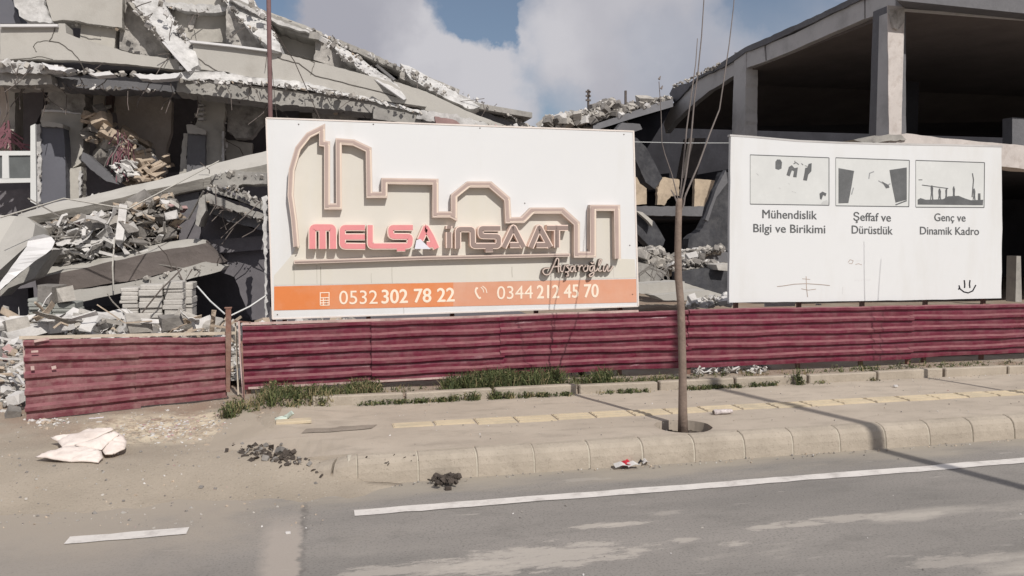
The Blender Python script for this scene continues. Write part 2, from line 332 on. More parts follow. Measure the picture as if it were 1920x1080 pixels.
# ------------------------------------------------------------------ ground surfaces
def surf_mat(name, kind):
    m = bpy.data.materials.new(name); m.use_nodes = True; nt = m.node_tree; N = nt.nodes; L = nt.links; b = N['Principled BSDF']
    b.inputs['Roughness'].default_value = .92; b.inputs['Specular IOR Level'].default_value = .2
    g = N.new('ShaderNodeNewGeometry'); sp = N.new('ShaderNodeSeparateXYZ'); L.new(g.outputs['Position'], sp.inputs[0])
    def nz(sc, det=7, r=.6, vec=(1, 1, 1), off=0.):
        t = N.new('ShaderNodeTexNoise'); t.inputs['Scale'].default_value = sc; t.inputs['Detail'].default_value = det; t.inputs['Roughness'].default_value = r
        mp = N.new('ShaderNodeMapping'); L.new(g.outputs['Position'], mp.inputs[0]); mp.inputs['Scale'].default_value = vec; mp.inputs['Location'].default_value = (off, off, 0)
        L.new(mp.outputs[0], t.inputs['Vector']); return t.outputs[0]
    def rp(v, a, bb, lo=0., hi=1., sm=False):
        r = N.new('ShaderNodeMapRange'); r.clamp = True
        if sm: r.interpolation_type = 'SMOOTHSTEP'
        L.new(v, r.inputs['Value'])
        for k, x in (('From Min', a), ('From Max', bb), ('To Min', lo), ('To Max', hi)): r.inputs[k].default_value = x
        return r.outputs[0]
    def ma(op, a, bb, clamp=False):
        x = N.new('ShaderNodeMath'); x.operation = op; x.use_clamp = clamp
        for i, v in enumerate((a, bb)):
            if isinstance(v, (int, float)): x.inputs[i].default_value = v
            else: L.new(v, x.inputs[i])
        return x.outputs[0]
    def mx(f, A, B):
        x = N.new('ShaderNodeMix'); x.data_type = 'RGBA'
        if isinstance(f, float): x.inputs[0].default_value = f
        else: L.new(f, x.inputs[0])
        for i, v in ((6, A), (7, B)):
            if isinstance(v, tuple): x.inputs[i].default_value = (*v, 1)
            else: L.new(v, x.inputs[i])
        return x.outputs[2]
    X, Yc = sp.outputs['X'], sp.outputs['Y']
    if kind == 'road':
        c = mx(rp(nz(.9, 5, .5, (.4, 1.3, 1)), .35, .65), (.225, .212, .198), (.292, .272, .252))
        c = mx(rp(nz(60, 3, .6), .52, .68, 0, .5), c, (.10, .096, .09))
        c = mx(rp(nz(2.6, 8, .75, (.7, 1.3, 1), 17.), .52, .66, 0, .5), c, (.17, .162, .15))
        c = mx(rp(nz(70, 3, .6, off=7.), .62, .78, 0, .45), c, (.40, .38, .35))
        # gutter dust near the kerb
        d = ma('ADD', Yc, rp(nz(1.6, 6, .6, (.6, 2, 1), 4.), .3, .7, -.22, .22))
        c = mx(rp(d, 5.95, 6.6, 0, .85, True), c, (.365, .325, .27))
        # dust drift over the left part
        dx = ma('ADD', X, rp(nz(1.3, 6, .6, off=9.), .3, .7, -.7, .7))
        c = mx(rp(dx, .05, -1.8, 0, .45, True), c, (.335, .30, .265))
        lf_ = ma('MULTIPLY', rp(dx, .3, -1.2, 0, 1, True), rp(ma('ADD', Yc, rp(nz(1.2, 6, .65, off=13.), .3, .7, -.4, .4)), 4.9, 6.2, 0, .8, True))
        c = mx(lf_, c, (.365, .32, .268))
        # pale mud marks in the lane
        pt = rp(nz(1.15, 6, .55, (.45, 1.5, 1), 21.), .56, .66, 0, .75)
        pt = ma('MULTIPLY', pt, rp(Yc, 5.3, 4.7, 0, 1, True))
        c = mx(pt, c, (.46, .425, .38))
        p2 = rp(nz(7, 4, .5, (.35, 1.6, 1), 33.), .66, .74, 0, .5)
        c = mx(p2, c, (.43, .40, .365))
        for (px, py, rx, ry, w) in ((1010, 1045, .75, .22, .85), (760, 1068, .5, .12, .7), (1120, 985, .22, .05, .8), (905, 1062, .3, .1, .7), (1165, 984, .2, .05, .9), (1470, 986, .30, .07, .8), (1590, 972, .35, .08, .7), (1290, 1012, .13, .04, .7), (1375, 1020, .13, .04, .8), (1250, 962, .16, .05, .4), (1700, 968, .3, .06, .5), (1800, 1050, .4, .1, .5), (1090, 900, .25, .05, .35)):
            q = G(px, py); ex = ma('DIVIDE', ma('SUBTRACT', X, q.x), rx); ey = ma('DIVIDE', ma('SUBTRACT', Yc, q.y), ry)
            d2 = ma('ADD', ma('MULTIPLY', ex, ex), ma('MULTIPLY', ey, ey)); d2 = ma('ADD', d2, rp(nz(9, 8, .75, (.5, 1.4, 1), px * .01), .3, .7, -1.3, 1.3))
            c = mx(rp(d2, 1.1, .2, 0, w * .85, True), c, (.475, .435, .39))
        # seam strip across the road where the newer asphalt starts
        e = ma('ADD', X, rp(nz(9, 4, .6, off=2.), .3, .7, -.025, .025))
        dark = ma('MULTIPLY', rp(e, -.155, -.135), rp(e, -.10, -.12)); 
        strip = ma('MULTIPLY', rp(e, -.42, -.33), rp(e, -.13, -.17))
        strip = ma('MULTIPLY', strip, rp(Yc, 6.1, 5.6, 0, .8))
        c = mx(strip, c, (.40, .355, .315))
        c = mx(ma('MULTIPLY', dark, rp(nz(6, 5, .6, off=31.), .4, .6, .1, .7)), c, (.14, .13, .12))
        bsc, bst = 120, .35
    elif kind == 'walk':
        c = mx(rp(nz(1.2, 6, .55), .35, .65), (.395, .342, .285), (.47, .41, .342))
        c = mx(rp(nz(4, 7, .7, (.6, 1.4, 1), 5.), .5, .68, 0, .65), c, (.30, .262, .22))
        c = mx(rp(nz(80, 3, .6), .58, .75, 0, .35), c, (.2, .18, .15))
        dw = ma('ADD', X, rp(nz(2.2, 6, .6, off=9.), .3, .7, -.5, .5))
        c = mx(rp(dw, .2, -.7, 0, 1, True), c, (.375, .325, .265))
        bsc, bst = 70, .3
    else:
        c = mx(rp(nz(.9, 7, .6), .35, .65), (.33, .285, .23), (.41, .355, .29))
        rg = ma('MULTIPLY', rp(Yc, 7.6, 8.6, 0, 1, True), rp(nz(1.7, 6, .6, off=3.), .4, .6))
        c = mx(ma('MULTIPLY', rg, .7), c, (.30, .205, .155))
        pale = ma('MULTIPLY', rp(nz(5, 8, .75, off=8.), .42, .54), ma('MULTIPLY', ma('MULTIPLY', rp(X, -2.4, -1.9), rp(X, -.7, -1.1)), ma('MULTIPLY', rp(Yc, 7.6, 7.9), rp(Yc, 8.9, 8.5))))
        c = mx(pale, c, (.66, .575, .44))
        c = mx(rp(nz(60, 4, .6), .55, .75, 0, .5), c, (.15, .13, .10))
        c = mx(rp(nz(28, 4, .6, off=6.), .66, .72, 0, .6), c, (.50, .46, .40))
        bsc, bst = 45, .8
    L.new(c, b.inputs['Base Color'])
    bp = N.new('ShaderNodeBump'); bp.inputs['Strength'].default_value = bst; bp.inputs['Distance'].default_value = .015; L.new(nz(bsc, 6, .7), bp.inputs['Height']); L.new(bp.outputs[0], b.inputs['Normal'])
    return m
M_road = surf_mat('dusty_asphalt', 'road'); M_walk = surf_mat('dusty_pavement', 'walk'); M_dirt = surf_mat('dry_dirt', 'dirt')

def axis(lo, hi, fine_lo, fine_hi, st, g=1.35):
    a = []; x = fine_lo
    while x < fine_hi: a.append(x); x += st
    s = st
    while x < hi: a.append(x); s *= g; x += s
    a.append(hi); s = st; x = fine_lo - s; b = []
    while x > lo: b.append(x); s *= g; x -= s
    b.append(lo); return b[::-1] + a
def gl(y): return -.03 + .15 * ss(6.2, 7.3, y) + .08 * ss(7.0, 8.7, y) + .02 * ss(5.9, 6.6, y)
def gfull(x, y): return gl(y) + .10 * ss(-1.1, -.1, x) * ss(6.30, 6.95, y) + fbm(x * .9, y * .9) * .030 + fbm(x * 5, y * 5, 3) * .008
def gz(x, y):
    left = 1 - ss(-.45, -.05, x)
    if y < 6.66: left = max(left, 1 - ss(.15, .35, x) if y > 6.53 else 1 - ss(.1, 2.6, x))
    if x < .35: fy = 6.70 + max(0, .27 - x) * .4; left = max(left, 1 - ss(fy + .02, fy + .22, y))
    z = gfull(x, y) * left + (-.30 if y < 8.6 else (.0 if y < 8.72 else .26 + fbm(x * .9, y * .9) * .03)) * (1 - left)
    if y < 5.8: z = -.06 if y > -2.25 else -.08
    b = ss(9.2, 11.5, y); z = z * (1 - b) + .30 * b
    return z + (fbm(x * .3, y * .3, 9) * .12) * ss(10, 14, y)
def grid(name, xs, ys, zf, m, kind='structure', smooth=True, skip=None):
    vs = [(x, y, zf(x, y)) for y in ys for x in xs]; n = len(xs); fs = []
    for j in range(len(ys) - 1):
        for i in range(n - 1):
            if skip and skip((xs[i] + xs[i + 1]) / 2, (ys[j] + ys[j + 1]) / 2): continue
            fs.append((j * n + i, j * n + i + 1, (j + 1) * n + i + 1, (j + 1) * n + i))
    o = mesh(name, vs, fs, m, None, smooth); o['kind'] = kind; return o
g = grid('ground', axis(-400, 500, -5, 3, .07), axis(-300, 700, 5.9, 9.6, .06), gz, M_dirt)
tag(g, 'dry brown dirt lot around and behind the fences', 'ground')
def rz_(x, y): return .0 + .006 * fbm(x * .7, y * .7, 2)
rd = grid('road', axis(-300, 400, -4, 8, .35), axis(-2.2, 6.56, 2, 6.56, .25), rz_, M_road); tag(rd, 'dusty grey asphalt road in front of the fence', 'road')
# pavement with a round hole for the tree pit
TB = G(1281, 799, .22); PITR = .27
def walk_z(x, y):
    fy = 6.70 + max(0, .27 - x) * .4; k = ss(-1.0, .2, x) * max(ss(-.35, .3, x), ss(fy, fy + .35, y)); b_ = gfull(x, y) + .03 * ss(-1.35, -.7, x) * max(ss(fy, fy + .15, y), ss(-.35, .3, x)) - .02
    return b_ * (1 - k) + .22 * k + .003 * fbm(x, y)
def walk():
    zf = walk_z
    xs = sorted(set([round(x, 3) for x in axis(-1.5, 400, -1.5, 9, .1)] + [round(TB.x - .4, 3), round(TB.x + .4, 3)]))
    xs = [x for x in xs if not (TB.x - .399 < x < TB.x + .399)]
    y0, y1 = TB.y - .38, TB.y + .38
    ys = [6.699, 6.70, y0] if y0 > 6.70 else [6.699, 6.70]
    ys += [y1] + [7.5 + .12 * i for i in range(10)] + [8.73]
    vs = []; fs = []
    def V(x, y, z=None):
        sk = y < 6.6999
        if x < .27: y = max(y, 6.70 + (.27 - x) * .4)
        if sk: z = -.15
        vs.append((x, y, zf(x, y) if z is None else z)); return len(vs) - 1
    for j in range(len(ys) - 1):
        for i in range(len(xs) - 1):
            if abs((xs[i] + xs[i + 1]) / 2 - TB.x) < .2 and abs((ys[j] + ys[j + 1]) / 2 - TB.y) < .2: continue
            a = [V(xs[i], ys[j]), V(xs[i + 1], ys[j]), V(xs[i + 1], ys[j + 1]), V(xs[i], ys[j + 1])]; fs.append(tuple(a))
    hx, ya, yb = .4, ys[ys.index(y1) - 1], y1
    n = 32; ring = []; out = []
    for k in range(n):
        an = 2 * math.pi * (k + .5) / n; c, s_ = math.cos(an), math.sin(an)
        rr = PITR * (1 + random.uniform(-.02, .02))
        ring.append(V(TB.x + rr * c, TB.y + rr * s_, .22))
        t = min(hx / abs(c) if abs(c) > 1e-6 else 9, ((yb - TB.y) if s_ > 0 else (TB.y - ya)) / abs(s_) if abs(s_) > 1e-6 else 9)
        out.append(V(TB.x + t * c, TB.y + t * s_, .22))
    low = [V(vs[r][0], vs[r][1], .08) for r in ring]
    for k in range(n):
        q = (k + 1) % n; fs.append((ring[k], out[k], out[q], ring[q])); fs.append((ring[q], low[q], low[k], ring[k]))
    for (sx, sy) in ((1, 1), (1, -1), (-1, 1), (-1, -1)):       # corners of the square
        co = V(TB.x + sx * hx, yb if sy > 0 else ya, .22)
        near = sorted(range(n), key=lambda k: (Vector(vs[out[k]]) - Vector(vs[co])).length)[:2]
        fs.append((co, out[near[0]], out[near[1]]))
    o = mesh('sidewalk', vs, fs, M_walk, None, False)
    bm = bmesh.new(); bm.from_mesh(o.data); bmesh.ops.remove_doubles(bm, verts=bm.verts[:], dist=.002); bmesh.ops.recalc_face_normals(bm, faces=bm.faces[:]); bm.to_mesh(o.data); bm.free()
    return tag(o, 'dusty beige pavement between the kerb and the red fence', 'sidewalk', kind='structure')
sw = walk()
h = Heap(); h.add([(TB.x + r * math.cos(a * .39), TB.y + r * math.sin(a * .39), .11 + random.uniform(-.015, .02) + .0 * r) for r in (.3, .15, .01) for a in range(16)], [(r * 16 + a, r * 16 + (a + 1) % 16, (r + 1) * 16 + (a + 1) % 16, (r + 1) * 16 + a) for r in range(2) for a in range(16)], 0)
for i in range(60):
    a = random.uniform(0, 6.3); r = PITR * .95 * math.sqrt(random.random()); h.chunk((TB.x + r * math.cos(a), TB.y + r * math.sin(a), .12), random.uniform(.015, .05), 1)
tag(h.build('pit_soil', [M_soil, M_clod]), 'dark soil and leaf litter in the round tree pit', 'soil', kind='stuff')
# tactile strip
ty0 = 7.53
for i in range(56):
    x = .66 + i * .405; w = .385
    if random.random() < .0: continue
    vs, fs = [], []
    yy = ty0 + .012 * math.sin(i * 1.7); z = .2245 + random.uniform(0, .003)
    half = .125 if i > 1 else .085
    hp = Heap(); hp.add(*box_geo((x + w / 2, yy + .09, z - .004), (w, half * 2, .012)))
    for k in range(3): hp.add(*box_geo((x + w / 2, yy + .09 - half * .66 + k * half * .66, z + .004), (w * .94, .045, .006)))
    o = hp.build('tactile_tile', [M_tact], sw)
    if x > 14: break
v = G(551, 806, .17); zt_ = max(walk_z(v.x, v.y), gz(v.x, v.y))
o = box('loose_tile', (v.x, v.y, zt_ + .012), (.33, .12, .03), M_tact, None, rz=.05, rx=.03, bevel=.004); tag(o, 'broken yellow tile left of the dark patch on the pavement', 'tile')
M_patchd = mat('missing_tile_bed', (.285, .245, .205), var=.2, scale=6, bump=.6, bscale=40)
v = G(640, 812, .19); q = [(-.36, -.10), (-.1, -.09), (.28, -.03), (.34, .12), (.1, .11), (-.32, .06)]; q = [(v.x + a_, v.y + b_) for a_, b_ in rag(q, .012, .08)]
h = Heap(); cz = (v.x, v.y + .01, max(walk_z(v.x, v.y), gz(v.x, v.y)) + .007); ring = [(a_, b_, max(walk_z(a_, b_), gz(a_, b_)) + .006) for a_, b_ in q]
h.add([cz] + ring, [(0, 1 + i, 1 + (i + 1) % len(ring)) for i in range(len(ring))]); o = h.build('missing_tile_patch', [M_patchd], sw)

# kerb stones
def kerb():
    k = empty('kerb', (3, 6.6, 0), 'dusty concrete kerb along the road edge', 'kerb'); k['kind'] = 'structure'
    prof = [(6.53, -.06), (6.545, .10), (6.565, .165), (6.60, .20), (6.65, .217), (6.705, .221), (6.705, -.06)]
    def stone(x0, x1, dz=0, dy=0):
        vs = []; n = len(prof)
        for x, ins in ((x0, .006), (x0 + .006, 0), (x1 - .006, 0), (x1, .006)):
            cy = 6.64; vs += [(x, y + (ins if y < cy else 0) + dy, z - (ins if z > 0 else 0) + dz) for y, z in prof]
        fs = [(a * n + i, a * n + (i + 1) % n, (a + 1) * n + (i + 1) % n, (a + 1) * n + i) for a in range(3) for i in range(n)]
        fs += [tuple(range(n))[::-1], tuple(range(3 * n, 4 * n))]; return vs, fs
    vs, fs = stone(0, .488); vs = [(a_, b_ - 6.6, c_) for a_, b_, c_ in vs]; me = bpy.data.meshes.new('kerb_stone'); me.from_pydata(vs, [], fs); me.update(); me.materials.append(M_kerb)
    bm = bmesh.new(); bm.from_mesh(me); bmesh.ops.recalc_face_normals(bm, faces=bm.faces[:]); bm.to_mesh(me); bm.free()
    x = .28
    while x < 20:
        o = bpy.data.objects.new('kerb_stone', me); COL.objects.link(o); o.parent = k
        o.location = Vector((x, 6.6 + random.uniform(-.004, .004), random.uniform(-.003, .003))) - k.location; o.rotation_euler = (random.uniform(-.012, .012), random.uniform(-.004, .004), random.uniform(-.006, .006)); x += .50
    vs, fs = stone(.2, 20, -.008, .008); vs = [Vector(v) for v in vs]; mesh('mortar_joint', vs, fs, M_mortar, k)
    # rounded corner stones
    for i in range(2):
        a0 = R(-90 - i * 20); a1 = R(-90 - (i + 1) * 20 + 2); vs = []; n = len(prof); cx, cy = .27, 7.15
        for t in range(4):
            a = a0 + (a1 - a0) * t / 3
            drop = .035 * (i + t / 3) 
            vs += [(cx + (cy - y) * math.cos(a), cy + (cy - y) * math.sin(a), z - (drop if z > 0 else 0)) for y, z in prof]
        fs = [(a * n + q, a * n + (q + 1) % n, (a + 1) * n + (q + 1) % n, (a + 1) * n + q) for a in range(3) for q in range(n)] + [tuple(range(n))[::-1], tuple(range(3 * n, 4 * n))]
        mesh('kerb_stone', vs, fs, M_kerb, k)
    k2 = empty('edging_kerb', (3, 8.78, .22), 'low pale edging between the pavement and the weeds', 'kerb'); k2['kind'] = 'structure'
    x = -.1; i = 0
    while x < 22:
        l = .98; box('edging_stone', (x + l / 2, 8.775 + random.uniform(-.008, .008), .245 + random.uniform(-.012, .006)), (l - .012, .10, .16), M_kerb, k2, rz=random.uniform(-.008, .008), ry=random.uniform(-.006, .006), bevel=.012); x += 1.0
kerb()
# painted line: parts of the road
def line(x0, x1, y, w=.135):
    n = max(2, int((x1 - x0) / .12)); vs = []; 
    for i in range(n + 1):
        x = x0 + (x1 - x0) * i / n; wob = .012 * fbm(x * .8, 3)
        e = .004
        for s_ in (-1, 1): vs.append((x, y + wob + s_ * w / 2 + random.gauss(0, e), rz_(x, y) + .006))
    mesh('lane_line', vs, [(2 * i, 2 * i + 2, 2 * i + 3, 2 * i + 1) for i in range(n)], M_paint, rd)
line(G(665, 968).x, 30, 5.86); line(G(125, 1015).x, G(352, 997).x, 5.76)
line(-5.6, -3.2, 5.76)

# ------------------------------------------------------------------ far side of the road (behind the camera)
fs_ = box('far_sidewalk', (50, -4.2, .05), (700, 4, .18), M_walk); tag(fs_, 'pavement on the other side of the road', 'sidewalk', kind='structure')
lp = empty('lamp_post', (5.53 + .2582 * (5.21 + 2.6), -2.6, .14), 'tall galvanised lamp post on the opposite pavement', 'lamp post')
b0 = lp.location
tube('pole', [(b0.x, b0.y, .14), (b0.x, b0.y, 5), (b0.x, b0.y, 12.6)], [.088, .08, .066], M_galv, lp, 12)
box('base_plate', (b0.x, b0.y, .15), (.4, .4, .03), M_galv, lp)
tube('arm', [(b0.x, b0.y, 12.5), (b0.x, b0.y + .5, 12.9), (b0.x, b0.y + 1.6, 13.1)], .035, M_galv, lp, 8)
box('lamp_head', (b0.x, b0.y + 1.9, 13.08), (.25, .7, .12), M_galv, lp, bevel=.03)

# ------------------------------------------------------------------ fences
def zt(px, py, Y): return P(px, py, Y).z
FY = 9.42
def sheet_geo(x0, x1, zb0, zb1, zt0, zt1, yf, ribs=5, seed=0, amp=.012, dents=()):
    # corrugation profile in v (0 bottom..1 top): pan flat, rib standing proud towards the road
    prof = []
    for i in range(ribs):
        a = i / ribs; p = 1 / ribs
        prof += [(a + p * .06, 0), (a + p * .30, .004), (a + p * .56, 0), (a + p * .70, .042), (a + p * .90, .042)]
    prof += [(.995, 0)]
    n = max(6, int((x1 - x0) / .09)); vs = []; m = len(prof)
    for i in range(n + 1):
        t = i / n; x = x0 + (x1 - x0) * t; zb = zb0 + (zb1 - zb0) * t; z1 = zt0 + (zt1 - zt0) * t
        for v, d in prof:
            z = zb + (z1 - zb) * v
            yy = yf(x) - d + amp * fbm(x * 1.1 + seed, z * 1.5, seed) + .006 * fbm(x * 5, z * 5, seed + 4)
            for (dx, dz, r, a) in dents: yy += a * math.exp(-((x - dx) ** 2 + (z - dz) ** 2) / r / r)
            zz = z + .012 * fbm(x * 1.3, seed * 3.3 + round(v * 5)) 
            vs.append((x, yy, zz))
    fs = [(i * m + j, (i + 1) * m + j, (i + 1) * m + j + 1, i * m + j + 1) for i in range(n) for j in range(m - 1)]
    return vs, fs
M_ledge = mat('sunlit_rib_highlight', (.25, .11, .12), var=.25, scale=9, bump=.2, rough=.8, stain=(.20, .06, .08), stain_amt=.8, sscale=4)  # sunlit highlight on the upper rib slopes put into a paler colour
def addsheet(name, *a, mt=M_maroon, parent=None, **k):
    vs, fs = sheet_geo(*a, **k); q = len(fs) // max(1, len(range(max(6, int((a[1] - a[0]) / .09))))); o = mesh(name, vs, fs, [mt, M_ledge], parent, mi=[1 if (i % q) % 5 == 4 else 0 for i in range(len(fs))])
    md = o.modifiers.new('thickness', 'SOLIDIFY'); md.thickness = .004; md.offset = 1
    return o
zb_l, zb_r = .30, .335
lf = empty('corrugated_fence', (P(460, 700, FY).x, FY, .3), 'long dark red corrugated metal fence under the two white boards', 'fence')
seams = [P(460, 700, FY).x, P(700, 700, FY).x, P(940, 700, FY).x, P(1290, 690, FY).x, P(1704, 680, FY).x, 10.4, 12.9, 15.4, 17.9, 20.4]
for i in range(len(seams) - 1):
    x0, x1 = seams[i], seams[i + 1]
    def zz(px, py): return P(px, py, FY).z
    def top(x):  # measured top edge
        pts = [(P(460, 610, FY).x, zz(460, 610)), (P(940, 592, FY).x, zz(940, 592)), (P(1290, 580, FY).x, zz(1290, 580)), (P(1920, 570, FY).x, zz(1920, 570)), (30, zz(1920, 570) + .02)]
        for a, b in zip(pts, pts[1:]):
            if x <= b[0]: return a[1] + (b[1] - a[1]) * (x - a[0]) / (b[0] - a[0])
        return pts[-1][1]
    def bot(x):
        pts = [(P(460, 733, FY).x, zz(460, 733)), (P(940, 706, FY).x, zz(940, 706)), (P(1290, 692, FY).x, zz(1290, 692)), (P(1920, 662, FY).x, zz(1920, 662)), (30, zz(1920, 662) + .02)]
        for a, b in zip(pts, pts[1:]):
            if x <= b[0]: return a[1] + (b[1] - a[1]) * (x - a[0]) / (b[0] - a[0])
        return pts[-1][1]
    off = -.008 if i % 2 else .004
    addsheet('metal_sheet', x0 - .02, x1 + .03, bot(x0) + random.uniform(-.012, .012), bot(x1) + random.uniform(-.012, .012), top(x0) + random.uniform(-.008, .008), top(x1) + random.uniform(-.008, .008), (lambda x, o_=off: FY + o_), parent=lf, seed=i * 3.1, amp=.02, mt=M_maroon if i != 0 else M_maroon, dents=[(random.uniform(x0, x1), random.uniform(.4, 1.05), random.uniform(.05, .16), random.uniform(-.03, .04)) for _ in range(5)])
    box('post', (x0 + .03, FY + .06, (bot(x0) + top(x0)) / 2 - .12), (.05, .05, .98), M_rust, lf)
xA, xB = P(455, 605, FY).x, P(1196, 583, FY).x
mesh('top_rail', *[q for q in tube_geo([(xA, FY - .01, zt(455, 607, FY)), ((xA + xB) / 2, FY - .01, zt(828, 596, FY)), (xB, FY - .01, zt(1196, 583, FY))], .019, 4)], M_rail, lf)
tube('bottom_rail', [(xA + .05, FY - .02, zt(470, 727, FY)), (P(900, 700, FY).x, FY - .02, zt(900, 704, FY))], .016, M_rail, lf, 4)
# left fence
A = Vector((-2.83, 8.72, .17)); B = Vector((P(426, 745, 9.3).x, 9.3, .2))
zA, zB = P(55, 637, A.y).z, P(426, 630, B.y).z; zA0 = P(55, 790, A.y).z; zB0 = P(426, 745, B.y).z
lf2 = empty('corrugated_fence', (A.x, A.y, .17), 'short faded dusty red corrugated fence standing left of the gap', 'fence')
yl = lambda x: A.y + (B.y - A.y) * (x - A.x) / (B.x - A.x)
xm = A.x + (B.x - A.x) * .53; t = .53
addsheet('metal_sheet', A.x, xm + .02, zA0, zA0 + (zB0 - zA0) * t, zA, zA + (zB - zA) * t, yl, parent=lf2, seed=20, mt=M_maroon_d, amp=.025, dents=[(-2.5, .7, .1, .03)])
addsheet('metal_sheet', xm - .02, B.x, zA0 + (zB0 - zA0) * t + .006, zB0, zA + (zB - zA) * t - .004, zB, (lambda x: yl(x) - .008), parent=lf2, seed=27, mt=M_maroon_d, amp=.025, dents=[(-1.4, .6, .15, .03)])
tube('top_rail', [(A.x - .05, A.y + .02, zA + .02), (B.x + .1, B.y + .02, zB + .03)], .022, mat('bleached_timber', (.5, .44, .36), var=.2, scale=8), lf2, 4)
tube('post', [(A.x, A.y + .05, .1), (A.x - .01, A.y + .04, zA + .02)], .02, M_rail, lf2, 4)
for (px, py, w, hh) in ((75, 637, .13, .025), (62, 659, .06, .02), (98, 689, .04, .03), (58, 690, .03, .04)):
    c = P(px + 3, py, yl(P(px, py, 8.9).x) - .045); box('torn_tag', c, (w, .006, hh), M_rail, lf2, rz=.3, ry=random.uniform(-.3, .1))
# posts by the gap
rp = empty('fence_post', (P(428, 730, 9.25).x, 9.25, .15), 'rusty brown steel post in the gap between the red fences', 'post')
poly('shaft', [(423, 578), (433, 578), (433, 640), (431, 735), (424, 735), (423, 640)], 9.22, .045, M_rust, rp)
box('top_cap', P(428, 577, 9.24), (.075, .06, .012), M_rust, rp)
gp = empty('gate_frame', (P(450, 740, 9.3).x, 9.3, .15), 'bent pale steel post frame leaning at the left end of the long fence', 'post')
tube('upright', [P(448, 602, 9.35), P(450, 660, 9.33), P(457, 745, 9.2)], .014, M_rail, gp, 4)
tube('upright', [P(441, 600, 9.5), P(444, 650, 9.5), P(447, 740, 9.4)], .012, mat('bleached_timber', (.5, .44, .36)), gp, 4)
tube('crossbar', [P(440, 602, 9.45), P(470, 605, 9.40)], .012, M_rust, gp, 4)
tube('brace', [P(453, 640, 9.3), P(459, 757, 9.12)], [.012, .006], M_rust, gp, 4)
for pp in (([(370, 537, 10.2), (421, 588, 9.4)]), ([(502, 552, 9.8), (432, 592, 9.32)])):
    o = tube('pale_strap', [P(*pp[0]), (P(*pp[0]) + P(*pp[1])) / 2 - Vector((0, 0, .02)), P(*pp[1])], .010, M_winf, None, 5)
    tag(o, 'pale strap stretched from the rusty post down from the ' + ('dark cavity on its left' if pp[0][0] < 400 else 'white board corner on its right'), 'strap')

# ------------------------------------------------------------------ boards
BY = 9.50
def ribbon(path, w, closed=False, rnd=0, seg=4):
    """outline polygon of a stroke of width w along a path in picture units, mitred, corners optionally rounded"""
    if rnd:
        q = [path[0]]
        for a, b, c in zip(path, path[1:], path[2:]):
            la = math.dist(a, b); lc = math.dist(b, c); r = min(rnd, la * .45, lc * .45)
            p0 = (b[0] + (a[0] - b[0]) * r / la, b[1] + (a[1] - b[1]) * r / la); p1 = (b[0] + (c[0] - b[0]) * r / lc, b[1] + (c[1] - b[1]) * r / lc)
            for k in range(seg + 1):
                t = k / seg; q.append(((1 - t) ** 2 * p0[0] + 2 * t * (1 - t) * b[0] + t * t * p1[0], (1 - t) ** 2 * p0[1] + 2 * t * (1 - t) * b[1] + t * t * p1[1]))
        path = q + [path[-1]]
    Lp, Rp = [], []
    n = len(path)
    for i in range(n):
        a = path[max(i - 1, 0)]; b = path[i]; c = path[min(i + 1, n - 1)]
        def nrm(p, q):
            d = math.dist(p, q) or 1; return (-(q[1] - p[1]) / d, (q[0] - p[0]) / d)
        n1 = nrm(a, b) if i > 0 else nrm(b, c); n2 = nrm(b, c) if i < n - 1 else n1
        mx_, my_ = n1[0] + n2[0], n1[1] + n2[1]; ml = math.hypot(mx_, my_) or 1; mx_ /= ml; my_ /= ml
        k = w / 2 / max(.35, mx_ * n1[0] + my_ * n1[1])
        Lp.append((b[0] + mx_ * k, b[1] + my_ * k)); Rp.append((b[0] - mx_ * k, b[1] - my_ * k))
    return Lp, Rp
def stroke_obj(name, paths, w, Yf, depth, m, parent, rnd=0, zoff=0):
    """strokes extruded backwards from plane Yf by depth; one mesh"""
    hp = Heap()
    for k, path in enumerate(paths):
        ww = w
        if isinstance(path, dict): ww = w * path.get('k', 1) + path.get('d', 0); path = path['p']
        Lp, Rp = ribbon(path, ww, rnd=rnd); n = len(Lp)
        yo = Yf + k * .0007
        f = [P(x, y, yo) for x, y in Lp] + [P(x, y, yo) for x, y in Rp]
        bck = [v + Vector((0, depth - k * .0007, 0)) for v in f]
        vs = f + bck; fs = []
        for i in range(n - 1):
            fs.append((i, i + 1, n + i + 1, n + i)); fs.append((i, 2 * n + i, 2 * n + i + 1, i + 1)); fs.append((n + i, n + i + 1, 3 * n + i + 1, 3 * n + i))
        fs.append((0, n, 3 * n, 2 * n)); fs.append((n - 1, 3 * n - 1, 4 * n - 1, 2 * n - 1)) if False else fs.append((n - 1, 2 * n + n - 1, 3 * n + n - 1, 2 * n - 1))
        hp.add(vs, fs, 0)
    o = hp.build(name, [m], parent); return o
